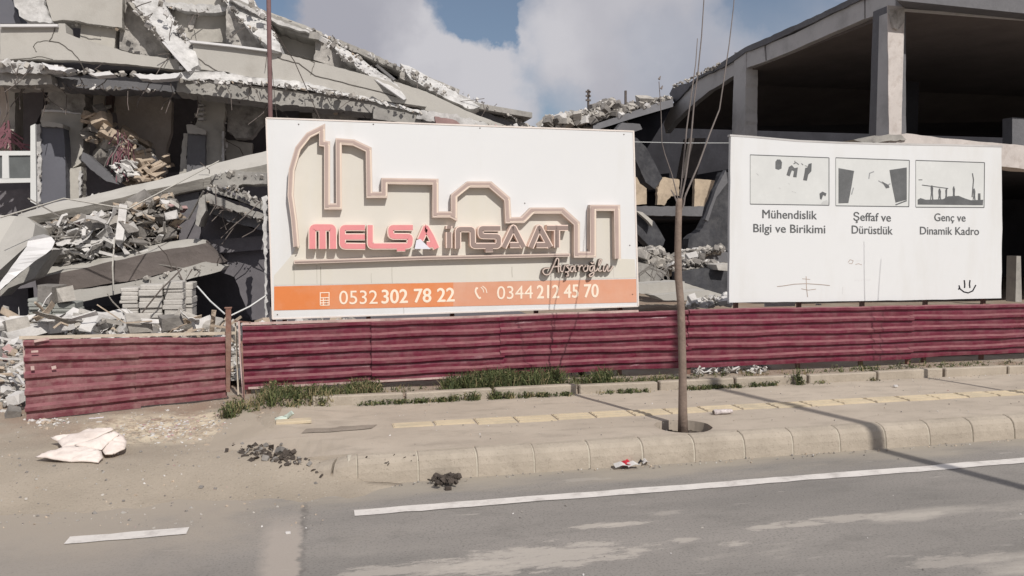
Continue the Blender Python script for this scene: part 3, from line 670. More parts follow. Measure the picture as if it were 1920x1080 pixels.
def text_fit(name, s, pl, pr, hpx, Yf, m, parent, bold=0., thick=.003, shear=0.):
    """text between two baseline points as seen, cap height hpx"""
    def tm(body):
        c = bpy.data.curves.new('lettering', 'FONT'); c.body = body; c.size = 1; c.shear = shear; c.resolution_u = 4
        o = bpy.data.objects.new('lettering', c); COL.objects.link(o); bpy.context.view_layer.update()
        me = bpy.data.meshes.new_from_object(o.evaluated_get(bpy.context.evaluated_depsgraph_get())); bpy.data.objects.remove(o); return me
    caph = max(v.co.y for v in tm('H').vertices); me0 = tm(s)
    xs = [v.co.x for v in me0.vertices]; x0, x1 = min(xs), max(xs); hp = Heap(); vs0 = [v.co.copy() for v in me0.vertices]; fs0 = [tuple(p.vertices) for p in me0.polygons]
    offs = [(0, 0)] if bold <= 0 else [(-bold, 0), (bold, 0), (0, bold * .7), (0, -bold * .7)]
    for k, (ox, oy) in enumerate(offs):
        out = []
        for v in vs0:
            t = (v.x + ox - x0) / (x1 - x0); px = pl[0] + (pr[0] - pl[0]) * t; py = pl[1] + (pr[1] - pl[1]) * t - (v.y + oy) / caph * hpx
            out.append(P(px, py, Yf + k * .0005))
        hp.add(out, fs0)
    ob = hp.build(name, [m]); me = ob.data
    bm = bmesh.new(); bm.from_mesh(me); bmesh.ops.recalc_face_normals(bm, faces=bm.faces[:])
    for f in bm.faces:
        if f.normal.y > 0: f.normal_flip()
    bm.to_mesh(me); bm.free()
    md = ob.modifiers.new('thickness', 'SOLIDIFY'); md.thickness = .0015; md.offset = -1
    return adopt(ob, parent)

def board1():
    b = empty('billboard', P(850, 590, BY) + Vector((0, 0, -.05)), 'large white advertising board with raised skyline outline and an orange phone number band', 'billboard')
    poly('panel', [(500, 222), (845, 234), (1187, 246), (1191, 400), (1196, 573), (850, 585), (511, 597), (505, 400)], BY, .06, M_bwhite, b)
    for seg in ([(499, 221), (1188, 246)], [(1188, 245), (1197, 574)], [(511, 598), (1197, 574)], [(499, 221), (511, 598)]):
        stroke_obj('edge_trim', [seg], 2.6, BY - .006, .07, M_bedge, b)
    f6 = lambda x, y: (540 + x / 6, 400 + y / 6); f7 = lambda x, y: (820 + x / 5.053, 400 + y / 5.053)
    c5 = lambda x, y: (490 + x / 2.77, 210 + y / 2.77); c6 = lambda x, y: (840 + x / 2.919, 230 + y / 2.919)
    sky = [c5(182, 700), c5(170, 560), c5(152, 430), c5(158, 300), c5(190, 190), c5(245, 120), c5(316, 85), c5(316, 162), c5(342, 166), c5(342, 490), c5(404, 490), c5(402, 152), c5(480, 158), c5(558, 195), c5(562, 430), c5(640, 430), c5(640, 358), c5(905, 362), c5(905, 532), c5(985, 532),
           c6(35, 512), c6(35, 400), c6(112, 338), c6(232, 338), c6(325, 418), c6(331, 534), c6(412, 532), c6(462, 481), c6(628, 481), c6(706, 552), c6(706, 722), c6(795, 722), c6(795, 466), c6(926, 466), c6(930, 745)]
    fill = sky[:] + [(1190, 486), (1193, 521), (850, 530), (514, 535), (514, 516), (530, 498), (547, 478)]
    poly('faded_panel', fill[:7] + fill[7:], BY - .003, .002, M_bbeige, b)
    stroke_obj('skyline_moulding', [sky], 11.5, BY - .098, .0955, M_mould, b)
    stroke_obj('moulding_face', [[(x - 1.2, y - .6) for x, y in sky]], 5.0, BY - .102, .003, M_mouldi, b)
    stroke_obj('moulding_lip', [[(x + 3.6, y + 2.4) for x, y in sky]], 1.4, BY - .101, .002, M_cream, b)
    stroke_obj('moulding_line', [[c6(772, 470), c6(772, 690)]], 2.2, BY - .06, .058, M_mould, b)
    poly('underline_bar', [(551, 488), (800, 480), (1069, 475), (1069, 481), (800, 487), (551, 495)], BY - .085, .08, M_mould, b)
    poly('bar_face', [(553, 490.5), (800, 482.5), (1067, 477.3), (1067, 479.5), (800, 485.5), (553, 493.5)], BY - .087, .0015, M_grey_l, b)
    T = -.125
    marks = iter('M,E,L joined to S with cedilla,A,i,N joined to S with cedilla,A,A,T'.split(','))
    def letter(paths, w, m, rnd, name='letter'):
        o = stroke_obj(name, paths, w + 3.6, BY + T, -T - .004, M_pinkt, b, rnd); o['label'] = ('faded red' if m is M_pink else 'faded grey') + ' raised letter ' + next(marks)
        f = stroke_obj('letter_face', paths, w, BY + T - .004, .0035, m, o, rnd)
    letter([[f6(275, 400), f6(275, 158), f6(505, 158), f6(508, 400)], [f6(388, 150), f6(390, 400)]], 11.5, M_pink, 6)
    letter([[f6(865, 160), f6(612, 160), f6(612, 368), f6(870, 372)], [f6(640, 265), f6(865, 265)]], 9.6, M_pink, 6)
    letter([[f6(925, 132), f6(925, 368), f6(1370, 366), f6(1378, 260), f6(1160, 258), f6(1155, 160), f6(1405, 160)], {'p': [f6(1225, 406), f6(1320, 404)], 'k': .7}], 9.4, M_pink, 6)
    letter([[f6(1490, 300), f6(1552, 160), f6(1612, 262), f6(1672, 396)], [f6(1560, 352), f6(1650, 352)]], 10.2, M_pink, 2)
    poly('peeled_patch', [f6(1425, 400), f6(1445, 300), f6(1490, 288), f6(1530, 330), f6(1605, 402)], BY + T - .0075, .003, M_patch, b)
    letter([[f7(113, 178), f7(113, 330)], [f7(113, 118), f7(113, 146)]], 8.0, M_grey_l, 0)
    letter([[f7(197, 335), f7(197, 150), f7(335, 150), f7(338, 308), f7(582, 308), f7(582, 218), f7(412, 214), f7(410, 142), f7(598, 142)], {'p': [f7(458, 346), f7(528, 344)], 'k': .8}], 8.0, M_grey_l, 5)
    letter([[f7(628, 325), f7(722, 130), f7(820, 322)], [f7(690, 300), f7(780, 300)]], 8.0, M_grey_l, 3)
    letter([[f7(885, 325), f7(968, 130), f7(1072, 322)], [f7(940, 300), f7(1040, 300)]], 8.0, M_grey_l, 3)
    letter([[f7(1040, 137), f7(1238, 137)], [f7(1135, 160), f7(1135, 325)]], 7.6, M_grey_l, 0)
    # script signature, strokes in crop units
    def cs(pts, k=4):
        out = []; n = len(pts)
        for i in range(n - 1):
            p0, p1, p2, p3 = (pts[max(i - 1, 0)], pts[i], pts[i + 1], pts[min(i + 2, n - 1)])
            for j in range(k):
                t = j / k
                out.append(tuple(.5 * ((2 * p1[d]) + (-p0[d] + p2[d]) * t + (2 * p0[d] - 5 * p1[d] + 4 * p2[d] - p3[d]) * t * t + (-p0[d] + 3 * p1[d] - 3 * p2[d] + p3[d]) * t ** 3) for d in (0, 1)))
        return [f7(*q) for q in out + [pts[-1]]]
    glyphs = [[(1065, 520), (1020, 525), (1000, 550), (1020, 580), (1060, 575), (1100, 500), (1130, 430), (1150, 440), (1145, 500), (1150, 560)], [(1090, 510), (1130, 505), (1170, 500)],
              [(1165, 500), (1170, 545), (1190, 550), (1205, 500), (1215, 495)], [(1250, 490), (1225, 500), (1250, 530), (1240, 555), (1210, 555)], [(1235, 565), (1240, 590), (1222, 595)],
              [(1300, 500), (1270, 505), (1262, 540), (1280, 552), (1302, 505), (1305, 550), (1320, 548)], [(1330, 500), (1345, 505), (1340, 550)], [(1345, 515), (1365, 495), (1380, 500)],
              [(1410, 495), (1385, 520), (1395, 550), (1420, 540), (1425, 505), (1405, 495), (1440, 500)], [(1480, 495), (1450, 505), (1445, 540), (1465, 545), (1488, 500), (1480, 580), (1450, 600), (1445, 580), (1510, 540)], [(1455, 465), (1470, 477), (1490, 462)],
              [(1510, 540), (1545, 470), (1555, 440), (1535, 450), (1525, 530), (1540, 548), (1560, 540)], [(1580, 495), (1572, 540), (1590, 548), (1615, 500), (1615, 545), (1640, 540), (1665, 500)]]
    stroke_obj('script_lettering', [cs(g_) for g_ in glyphs], 3.4, BY - .075, .072, M_side, b)
    stroke_obj('script_face', [cs(g_) for g_ in glyphs], 1.7, BY - .088, .012, M_mould, b)
    poly('orange_band', [(514, 537), (850, 529.5), (850, 574.5), (514, 582)], BY - .004, .0025, M_orange, b)
    poly('orange_band', [(850, 529.5), (1193, 523), (1194, 567), (850, 574.5)], BY - .004, .0025, M_orange2, b)
    Yt = BY - .0075
    text_fit('phone_number', '0532', (636, 570.5), (708, 569.5), 25, Yt, M_cream, b, bold=-.004)
    text_fit('phone_number', '302 78 22', (716, 569), (852, 565), 25, Yt, M_cream, b, bold=.022)
    text_fit('phone_number', '0344', (932, 561), (999, 559.5), 24, Yt, M_cream, b, bold=-.004)
    text_fit('phone_number', '212 45 70', (1007, 559.5), (1122, 557), 24, Yt, M_cream, b, bold=.022)
    stroke_obj('phone_icon', [[(600.5, 572.5), (600.5, 549), (617, 548.5), (617, 572), (600, 572.5)], [(601, 558.5), (617, 558)], [(601, 563.5), (617, 563)], [(601, 568), (617, 567.6)], [(606.3, 558), (606.3, 572)], [(611.6, 558), (611.6, 572)], [(617, 545), (621, 546.5), (624, 551)], [(616, 541), (622, 542), (626, 547)]], 1.6, Yt, .003, M_cream, b)
    stroke_obj('phone_icon', [{'p': cs([(372, 705), (362, 740), (385, 790), (405, 808)], 3), 'k': 2.1}, cs([(412, 700), (432, 720), (440, 750)], 3), cs([(428, 690), (458, 715), (470, 755)], 3), {'p': [f7(370, 706), f7(385, 712)], 'k': 2}, {'p': [f7(398, 806), f7(412, 796)], 'k': 2}], 1.6, Yt, .003, M_cream, b)
    # grime runs and screws
    for (x, y0, y1, w) in ((551, 500, 533, 1.6), (594, 497, 532, 1.2), (601, 500, 535, 2.4), (735, 500, 531, 1.4), (696, 512, 531, 1.2), (757, 545, 590, .8), (960, 500, 520, 1.6), (1150, 500, 520, .6)):
        stroke_obj('grime_streak', [[(x, y0), (x + random.uniform(-.6, .6), (y0 + y1) / 2), (x + .5, y1)]], w * .6, BY - .0036, .0004, M_grime, b)
    for (x, y) in ((1181, 460), (554, 480), (984, 381), (560, 233), (1170, 252), (1186, 552), (520, 590), (700, 233), (900, 240)):
        c = P(x, y, BY - .004); tube('screw', [c, c + Vector((0, .006, 0))], .008, M_rebar, b, 6)
    for x in (530, 690, 850, 1010, 1170):
        q = P(x, 420, BY); tube('support_post', [(q.x, BY + .12, .2), (q.x, BY + .12, 3.3)], .035, M_rust, b, 4)
    for (y1, y2) in ((300, 305), (520, 515)):
        tube('support_rail', [P(506, y1, BY + .085), P(1188, y2, BY + .085)], .025, M_rust, b, 4)
board1()

M_pic = mat('pale_picture_print', (.60, .615, .61), var=.06, scale=3, bump=0)
M_print = mat('faded_picture_print', (.13, .135, .14), var=.25, scale=5, bump=0)
def board2():
    b = empty('billboard', P(1620, 566, BY), 'white information board with three framed pictures and dark Turkish captions', 'billboard')
    c = lambda x, y: (1360 + x / 3.0857, 240 + y / 3.0857)
    poly('panel', [c(32, 45), c(200, 60), c(400, 78), c(800, 92), c(1200, 100), c(1598, 108), c(1601, 500), c(1597, 985), c(1000, 998), c(22, 1010), c(26, 500)], BY, .05, M_bwhite, b, ragged=.25, step=25)
    stroke_obj('top_trim', [[c(28, 42), c(150, 50), c(420, 74), c(700, 86), c(1050, 94), c(1310, 98), c(1605, 106)]], 3.4, BY - .004, .07, M_fascia, b)
    Yp = BY - .004
    frs = []
    for fr in ([(145, 155), (600, 172), (600, 447), (145, 440)], [(640, 172), (1065, 187), (1062, 455), (640, 450)], [(1103, 187), (1500, 200), (1497, 460), (1103, 458)]):
        q = [c(*p) for p in fr]; fo = stroke_obj('picture_frame', [[q[0], q[1]], [q[1], q[2]], [q[2], q[3]], [q[3], q[0]]], 1.5, Yp, .003, M_ink, b); frs.append(fo); poly('picture_print', q, Yp + .0018, .001, M_pic, fo); fo['label'] = ['framed picture of dark blots', 'framed picture of two dark cuffs meeting', 'framed picture of workers on a skyline'][len(frs) - 1]
    def own(x, y): return b if y > 465 else frs[0 if x < 620 else (1 if x < 1085 else 2)]
    def shp(pts, m=M_print, nm='printed_shape', k=0): poly(nm, [c(*p) for p in pts], Yp + k * .0005, .003 - k * .0005, m, own(*pts[0]))
    def st(paths, w, m=M_print, nm='printed_stroke'): stroke_obj(nm, [[c(*p) for p in q] for q in paths], w, Yp, .003, m, own(*paths[0][0]))
    shp([(290, 195), (300, 182), (318, 182), (328, 198), (325, 235), (308, 242), (290, 236)])
    shp([(368, 225), (385, 215), (400, 232), (420, 228), (412, 286), (392, 284), (398, 250), (385, 245), (372, 280), (354, 272)]); st([[(395, 208), (410, 200), (425, 212)], [(402, 190), (404, 205)], [(440, 205), (450, 215)]], 1.6)
    shp([(462, 232), (475, 228), (482, 208), (500, 203), (498, 250), (480, 270), (472, 305), (450, 302), (458, 262)]); st([[(460, 218), (475, 222)]], 1)
    shp([(545, 380), (562, 368), (585, 378), (580, 395), (566, 388), (556, 415), (548, 410)]); shp([(552, 440), (565, 425), (590, 415), (597, 440)], M_inkl)
    for p in ((185, 268), (310, 345), (365, 320), (385, 365), (400, 370), (180, 262)): st([[p, (p[0] + 9, p[1] + 6)]], .9, M_inkl)
    shp([(655, 232), (745, 248), (730, 340), (712, 434), (655, 436)]); shp([(950, 243), (1050, 228), (1050, 415), (985, 432), (962, 320)])
    st([[(742, 345), (730, 385)], [(860, 252), (835, 262), (830, 295)], [(885, 305), (935, 335), (955, 322)], [(840, 365), (870, 385)], [(855, 380), (858, 415)], [(890, 380), (885, 410)], [(925, 340), (918, 385), (935, 375)], [(895, 375), (908, 388)]], 2.0, mat('mid_grey_print', (.30, .31, .32), bump=0))
    shp([(905, 308), (945, 330), (950, 345), (930, 350)]); 
    st([[(985, 445), (1050, 420)]], 2.2)
    shp([(1113, 415), (1130, 405), (1160, 415), (1260, 412), (1290, 395), (1350, 392), (1380, 405), (1420, 418), (1492, 415), (1490, 447), (1113, 443)])
    st([[(1138, 330), (1200, 338), (1290, 350)], [(1118, 300), (1140, 300)]], 1.6); st([[(1430, 262), (1436, 300), (1428, 400)]], 2.0)
    for (x, y0, w, lean) in ((1195, 332, 7, 0), (1240, 350, 7, 0), (1278, 348, 5, 3), (1322, 338, 6, 0), (1440, 350, 6, 0)):
        shp([(x - w / 2 + lean, y0), (x + w / 2 + lean, y0), (x + w / 2 + lean + 1, y0 + 9), (x + w + 1, y0 + 14), (x + w * .9, y0 + 42), (x + w + 2, 418), (x + 1, 418), (x, y0 + 52), (x - w * .8, 418), (x - w - 3, 418), (x - w * .8, y0 + 40), (x - w - 1, y0 + 14)], k=1)
    shp([(1462, 378), (1476, 378), (1477, 418), (1461, 418)], k=1)
    Ft = [('Mühendislik', (215, 521), (530, 528), 48), ('Bilgi ve Birikimi', (163, 602), (578, 609), 47), ('Şeffaf ve', (742, 535), (958, 541), 46), ('Dürüstlük', (732, 610), (968, 616), 46), ('Genç ve', (1210, 538), (1390, 541), 44), ('Dinamik Kadro', (1127, 615), (1468, 619), 44)]
    for s_, a, d, hh in Ft: text_fit('caption_lettering', s_, c(*a), c(*d), hh / 3.0857, Yp, M_ink, b, bold=.012)
    # marker smiley
    st([[(1383, 880), (1386, 905), (1385, 925)], [(1416, 880), (1413, 905), (1416, 925)], [(1352, 910), (1358, 930), (1380, 948), (1405, 954), (1432, 942), (1450, 908)], [(1349, 935), (1354, 925)]], 2.3, M_marker, 'marker_smiley')
    st([[(300, 917), (330, 914), (400, 903), (470, 900), (560, 906), (605, 911)], [(468, 858), (470, 920), (476, 978)], [(440, 930), (480, 938), (525, 932)], [(445, 872), (490, 876)], [(710, 778), (722, 762), (740, 768), (732, 786), (715, 782)], [(752, 790), (770, 785), (790, 792)], [(755, 770), (785, 768)], [(676, 960), (680, 920)], [(750, 882), (840, 878)]], 1.1, M_scr, 'scratch')
    for x in (1390, 1510, 1630, 1750, 1860):
        q = P(x, 420, BY); tube('support_post', [(q.x, BY + .11, .2), (q.x, BY + .11, 3.0)], .035, M_rust, b, 4)
board2()

# ------------------------------------------------------------------ steel pole and wires
sp_ = empty('steel_pole', (P(505, 220, 10.6).x, 10.6, .3), 'thin rusty pole rising above the left corner of the advertising board', 'pole')
x = P(505, 120, 10.6).x
tube('shaft', [(x, 10.6, .3), (x, 10.6, 3), (x + .01, 10.6, 6.5)], .028, mat('maroon_brown_paint', (.17, .10, .10), var=.25, scale=7), sp_, 8)
tube('guy_wire', [P(506, 45, 10.6), P(552, 115, 10.9), P(604, 232, 11.2)], .008, M_rebar, sp_, 4)
tube('guy_wire', [P(506, 90, 10.6), P(520, 232, 10.9)], .005, M_rebar, sp_, 4)

# ------------------------------------------------------------------ street trees
def tree():
    t = empty('street_tree', (TB.x, TB.y, .12), 'bare young street tree with thin upright branches in the round pavement pit', 'tree')
    Yt = TB.y
    pts = [(1281, 806), (1280, 760), (1280, 700), (1278, 620), (1277, 575), (1272, 520), (1271, 470), (1272, 420), (1273, 385), (1274, 372)]
    rr = [.052, .042, .038, .0365, .035, .035, .033, .031, .031, .026]
    path = [P(x, y, Yt + .01 * math.sin(i)) for i, (x, y) in enumerate(pts)]; path[0].z = .1
    tube('trunk', path, rr, M_bark, t, 12)
    k = lambda x, y: (1020 + x / 1.8, y / 1.8)
    for br, r0, dy in (([(455, 700), (466, 600), (482, 430), (500, 300), (512, 215), (518, 130)], .013, .18), ([(458, 700), (478, 600), (495, 480), (508, 330), (520, 240), (532, 120), (541, -20), (546, -150)], .014, -.15), ([(462, 710), (485, 640), (520, 560), (560, 450), (592, 370), (610, 250), (625, 150), (640, 20), (650, -120)], .014, .05),
                       ([(452, 690), (432, 590), (408, 520), (398, 480), (395, 380), (388, 275)], .008, -.2), ([(450, 700), (440, 660), (428, 640)], .014, .03), ([(460, 730), (472, 690), (478, 650)], .016, -.05)):
        n = len(br); pp = [P(*k(x, y), Yt + dy * i / n) for i, (x, y) in enumerate(br)]
        pp[0] = Vector((path[-1].x, path[-1].y, pp[0].z))
        tube('branch', pp, [max(.0035, .68 * r0 * (1 - .7 * i / n)) for i in range(n)], M_twig, t, 6)
    for (x, y, m_) in ((388, 268, 1), (395, 300, 0)): 
        q = P(*k(x, y), Yt - .2); v = [q + Vector((random.uniform(-.02, .02), 0, random.uniform(-.03, .03))) for _ in range(4)]
        tube('twig', [q, q + Vector((.015, 0, .03))], [.012, .004], M_twig, t, 5)
    return t
T1 = tree()
T2 = T1.copy(); COL.objects.link(T2); T2.location = (8.06, 6.96, .12); T2.rotation_euler = (0, 0, 2.1); T2.scale = (.95, .95, .86); T2['label'] = 'bare young street tree further along the pavement to the right'
for ch in list(T1.children):
    cc = ch.copy(); COL.objects.link(cc); cc.parent = T2
tag(T1, group='young street trees along the kerb'); tag(T2, group='young street trees along the kerb')

# ------------------------------------------------------------------ left collapsed building
LB = empty('collapsed_building', (P(250, 560, 20).x, 20, .3), 'collapsed grey concrete apartment block with tilted floors and broken plaster', 'building')
def L_(name, pts, Y, d, m, ragged=0, step=7, label=None): return poly(name, pts, Y, d, m, LB, ragged, step, label)
# big backing volumes: rear walls and floors (interior)
def slab(name, x0, x1, y0, y1, za, zb, th, m, parent):        # slab sloping in X from za to zb
    vs = [(x0, y0, za), (x1, y0, zb), (x1, y1, zb), (x0, y1, za), (x0, y0, za - th), (x1, y0, zb - th), (x1, y1, zb - th), (x0, y1, za - th)]
    return mesh(name, vs, [(0, 1, 2, 3), (7, 6, 5, 4), (0, 4, 5, 1), (1, 5, 6, 2), (2, 6, 7, 3), (3, 7, 4, 0)], m, parent)
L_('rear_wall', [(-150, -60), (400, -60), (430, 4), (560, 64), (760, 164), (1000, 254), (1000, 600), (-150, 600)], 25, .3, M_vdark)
xl, xr = P(-150, 150, 20).x, P(1010, 240, 20).x
slab('floor_slab', xl, P(520, 160, 18.2).x, 18.3, 26, P(0, 140, 20.6).z, P(520, 165, 20.6).z, .12, M_conc, LB)
slab('floor_slab', P(520, 160, 18.2).x, P(1000, 245, 18.2).x, 18.3, 26, P(520, 165, 20.6).z, P(1000, 238, 20.6).z, .12, M_conc, LB)
# slab edge with lit broken top
L_('slab_edge', [(0, 136), (95, 140), (98, 158), (45, 160), (0, 160)], 17.5, .8, M_conc, .8)
L_('slab_edge', [(88, 140), (335, 146), (338, 172), (250, 168), (160, 166), (98, 160)], 17.9, .8, M_dconc, 1.2)  # shadowed slab segment, its shade put into the darker colour
L_('slab_edge', [(335, 150), (400, 152), (520, 166), (700, 188), (790, 213), (785, 228), (700, 212), (520, 195), (400, 180), (330, 172)], 17.4, .8, M_conc, .8)
L_('broken_plaster', [(0, 116, 17.4), (60, 115, 17.4), (85, 122, 17.4), (135, 132, 17.4), (85, 138, 17.4), (0, 136, 17.4)], 17.4, .4, M_white, 1.5, 6)
L_('broken_plaster', [(78, 117, 17.4), (105, 124, 17.4), (138, 128, 17.3), (120, 134, 17.0), (92, 130, 17.0)], 17, .3, M_alu, .8, 6)
L_('broken_plaster', [(165, 138), (205, 134), (215, 140), (180, 143)], 17, .3, M_alu, .8, 6)
L_('broken_plaster', [(248, 138), (290, 140), (338, 136), (330, 146), (290, 149), (262, 147)], 17, .3, M_alu, 1.0, 6)
L_('broken_plaster', [(335, 136, 17.4), (360, 132, 17.4), (420, 134, 17.5), (470, 145, 17.5), (560, 152, 17.5), (700, 185, 17.5), (790, 208, 17.5), (790, 213, 17.33), (700, 190, 17.33), (560, 167, 17.33), (470, 157, 17.33), (400, 150, 17.33), (335, 150, 17.33)], 17, .5, M_white, 1.2, 7)
# tan lower parapet of the tilted floor
L_('parapet_wall', [(0, 50), (105, 49), (110, 44), (122, 44), (124, 62), (150, 72), (200, 86), (250, 101), (335, 112), (338, 131), (245, 121), (140, 113), (60, 111), (0, 112)], 17.6, .5, M_tan, .25)
L_('parapet_shade_strip', [(60, 111, 17.75), (140, 113, 17.75), (245, 121, 17.75), (338, 131, 17.75), (338, 141, 18.1), (245, 136, 18.1), (150, 133, 18.1), (70, 124, 18.1)], 17.8, .4, M_bluegrey, .2)  # shade below the parapet put into a blue-grey strip
L_('coping', [(0, 45), (108, 45), (108, 49.5), (0, 50)], 17.5, .5, M_alu)
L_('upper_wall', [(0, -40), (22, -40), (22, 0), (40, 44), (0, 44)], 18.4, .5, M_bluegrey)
L_('broken_plaster', [(22, -30), (76, -30), (82, 8), (98, 42), (60, 40), (36, 30), (26, 5)], 18.0, .5, M_white, 1.6)
L_('wall_panel', [(75, -40), (229, -40), (229, 52), (190, 47), (165, 44), (125, 38), (98, 41)], 18.1, .6, M_tan, .3, label='smooth tan wall panel hanging over the dark gap')
L_('wall_panel', [(152, 45), (218, 54), (214, 95), (150, 72)], 18.3, .3, M_tan2)
L_('wall_panel', [(118, 40), (232, 50), (232, 100), (120, 64)], 19.3, .3, M_vdark)  # backing of the dark gap, shade put into its colour
L_('gable_wall', [(226, -30), (246, -5), (285, 48), (322, 102), (318, 112), (270, 104), (224, 92)], 18.35, .4, M_rough, .6)
L_('inclined_beam', [(236, -10, 18.2), (296, -10, 18.4), (330, 45, 18.2), (366, 96, 17.6), (372, 122, 17.4), (352, 134, 17.2), (318, 90, 17.4), (280, 42, 17.8)], 17.8, (.1, .8, -.1), M_white, 1.0, 8)
L_('plaster_strip', [(303, 78), (308, 78), (360, 132), (352, 134)], 16.95, .1, M_alu)
L_('beam_face', [(236, -10), (280, 42), (318, 90), (316, 98), (262, 30), (230, -6)], 17.9, .5, M_tan2, .8)
# bay 1
L_('upper_wall', [(296, -30), (432, -30), (432, 80), (360, 78), (330, 50)], 18.9, .3, M_tan2, .4)
L_('lintel', [(290, 0), (300, 3), (345, 5), (432, 12), (432, 20), (395, 24), (345, 20), (325, 12), (296, 10)], 18.6, .9, M_white, 1.0)
L_('curtain_stain', [(300, 10), (328, 14), (325, 38), (312, 30)], 18.85, .1, M_rough, 1.0)
L_('curtain_stain', [(350, 18), (372, 22), (362, 54), (356, 56), (352, 40)], 18.85, .1, M_rough, 1.0)
L_('window_sill', [(360, 72), (424, 76), (424, 84), (362, 80)], 19.1, .3, M_vdark, .8)
L_('gable_wall', [(424, 16), (440, 18), (506, 92), (500, 98), (424, 84)], 18.3, .4, M_rough, .6)
L_('inclined_beam', [(405, -25, 18.6), (458, -25, 18.6), (495, 30, 18.2), (525, 82, 17.6), (528, 98, 17.5), (508, 92, 17.4), (470, 56, 17.8), (430, 14, 18.2)], 18, (.1, .8, -.1), M_white, 1.0, 8)
L_('parapet_wall', [(360, 79), (430, 86), (520, 98), (640, 128), (730, 152), (800, 200), (700, 186), (560, 153), (475, 146), (420, 134), (372, 130), (364, 108)], 17.6, .5, M_tan, .3)
L_('coping', [(355, 75), (430, 83), (522, 95), (522, 99), (430, 87), (356, 79)], 17.5, .5, M_alu)
# bay 2
L_('upper_wall', [(500, 20), (604, 60), (600, 84), (588, 112), (520, 98), (500, 60)], 18.8, .3, M_tan, .3)
L_('roof_edge', [(430, -8), (470, 8), (520, 32), (605, 66), (604, 76), (560, 66), (520, 52), (470, 20), (430, 2)], 18.2, 3, M_conc, .8)
L_('broken_plaster', [(430, -2), (470, 14), (520, 38), (580, 58), (580, 62), (520, 45), (470, 22)], 18.05, .3, M_white, .8)
L_('gable_wall', [(592, 74), (620, 82), (696, 140), (690, 148), (640, 130), (588, 112)], 18.4, .4, M_rough, .8)
L_('inclined_beam', [(604, 64, 18.6), (622, 72, 18.6), (690, 120, 18.2), (745, 158, 17.7), (762, 184, 17.5), (745, 178, 17.4), (700, 148, 17.6), (640, 104, 18.0)], 18, (.1, .8, -.1), M_white, 1.0, 8)
L_('plaster_strip', [(704, 150), (708, 149), (762, 185), (757, 187)], 17.2, .1, M_alu)
L_('upper_wall', [(690, 110), (745, 128), (830, 195), (760, 170), (700, 130)], 19.0, .3, M_tan, .4)
L_('roof_edge', [(620, 68), (690, 96), (750, 126), (752, 134), (690, 108), (622, 78)], 18.4, 3, M_conc, .7)
L_('plaster_strip', [(704, 122), (708, 120), (742, 148), (738, 150)], 18.6, .1, M_alu)
# bay 3 and long tail to the right
L_('parapet_wall', [(738, 152), (800, 172), (880, 210), (960, 240), (940, 250), (870, 238), (800, 208), (745, 186)], 17.8, .5, M_tan, .3)
L_('gable_wall', [(744, 128), (760, 132), (880, 200), (872, 208), (800, 168), (750, 146)], 18.6, .4, M_rough, .8)
L_('inclined_beam', [(750, 118, 18.8), (775, 128, 18.8), (840, 164, 18.4), (900, 200, 18.2), (880, 204, 18.0), (820, 176, 18.0), (770, 148, 18.3)], 18, (.1, .8, -.1), M_white, .8, 8)
L_('roof_edge', [(772, 128), (800, 142), (862, 168), (860, 176), (800, 154), (776, 138)], 18.7, 3, M_conc, .5)
L_('roof_edge', [(860, 176), (900, 192), (960, 222), (1006, 240), (1000, 246), (950, 236), (900, 206), (862, 184)], 18.9, 3, M_white, .7)
L_('roof_edge', [(862, 184), (905, 208), (990, 242), (985, 246), (935, 236), (880, 206)], 18.6, .4, M_dconc, .5)
L_('broken_plaster', [(790, 206), (850, 214), (930, 236), (980, 245), (960, 250), (880, 244), (820, 230), (780, 222)], 17.2, .4, M_white, 1.4, 6)
L_('tiled_scrap', [(815, 218), (850, 224), (870, 236), (840, 238), (818, 232)], 17.0, .1, mat('red_brick_dust', (.33, .22, .21), var=.2), .8)
# deep roof sheet behind the facade line so that it has a body
rp_ = [(430, -4), (520, 36), (622, 74), (752, 130), (862, 180), (1004, 243)]
for a, b in zip(rp_, rp_[1:]):
    va, vb = P(a[0], a[1] + 6, 19), P(b[0], b[1] + 6, 19)
    mesh('roof_slab', [va, vb, vb + Vector((0, 6, .0)), va + Vector((0, 6, .0)), va - Vector((0, 0, .2)), vb - Vector((0, 0, .2)), vb + Vector((0, 6, -.2)), va + Vector((0, 6, -.2))], [(0, 1, 2, 3), (7, 6, 5, 4), (0, 4, 5, 1), (1, 5, 6, 2), (2, 6, 7, 3), (3, 7, 4, 0)], M_conc, LB)
# cracks
for pts, Y, w in (([(103, 50), (98, 70), (92, 76), (110, 80), (135, 96), (148, 112), (158, 130)], 17.59, 1.3), ([(360, 100), (385, 120), (410, 134), (450, 145)], 17.59, 1.5), ([(92, 76), (70, 78), (62, 88), (68, 98)], 17.59, .7),
                  ([(520, 108), (560, 120), (590, 142), (640, 154), (700, 168), (760, 186)], 17.59, 1.5), ([(560, 100), (590, 118), (582, 140)], 17.59, .9), ([(98, 40), (125, 38), (150, 40), (165, 46), (190, 47)], 18.05, 1.6), ([(0, 112), (60, 109), (72, 106), (100, 112)], 17.55, 1.6)):
    q = [(a + random.uniform(-.8, .8), b + random.uniform(-.8, .8)) for a, b in pts]; dd = []
    for a, b in zip(q, q[1:]):
        for j in range(4): dd.append((a[0] + (b[0] - a[0]) * j / 4 + random.uniform(-.8, .8), a[1] + (b[1] - a[1]) * j / 4 + random.uniform(-.8, .8)))
    stroke_obj('crack', [dd + [q[-1]]], w, Y, .01, M_crack, LB)
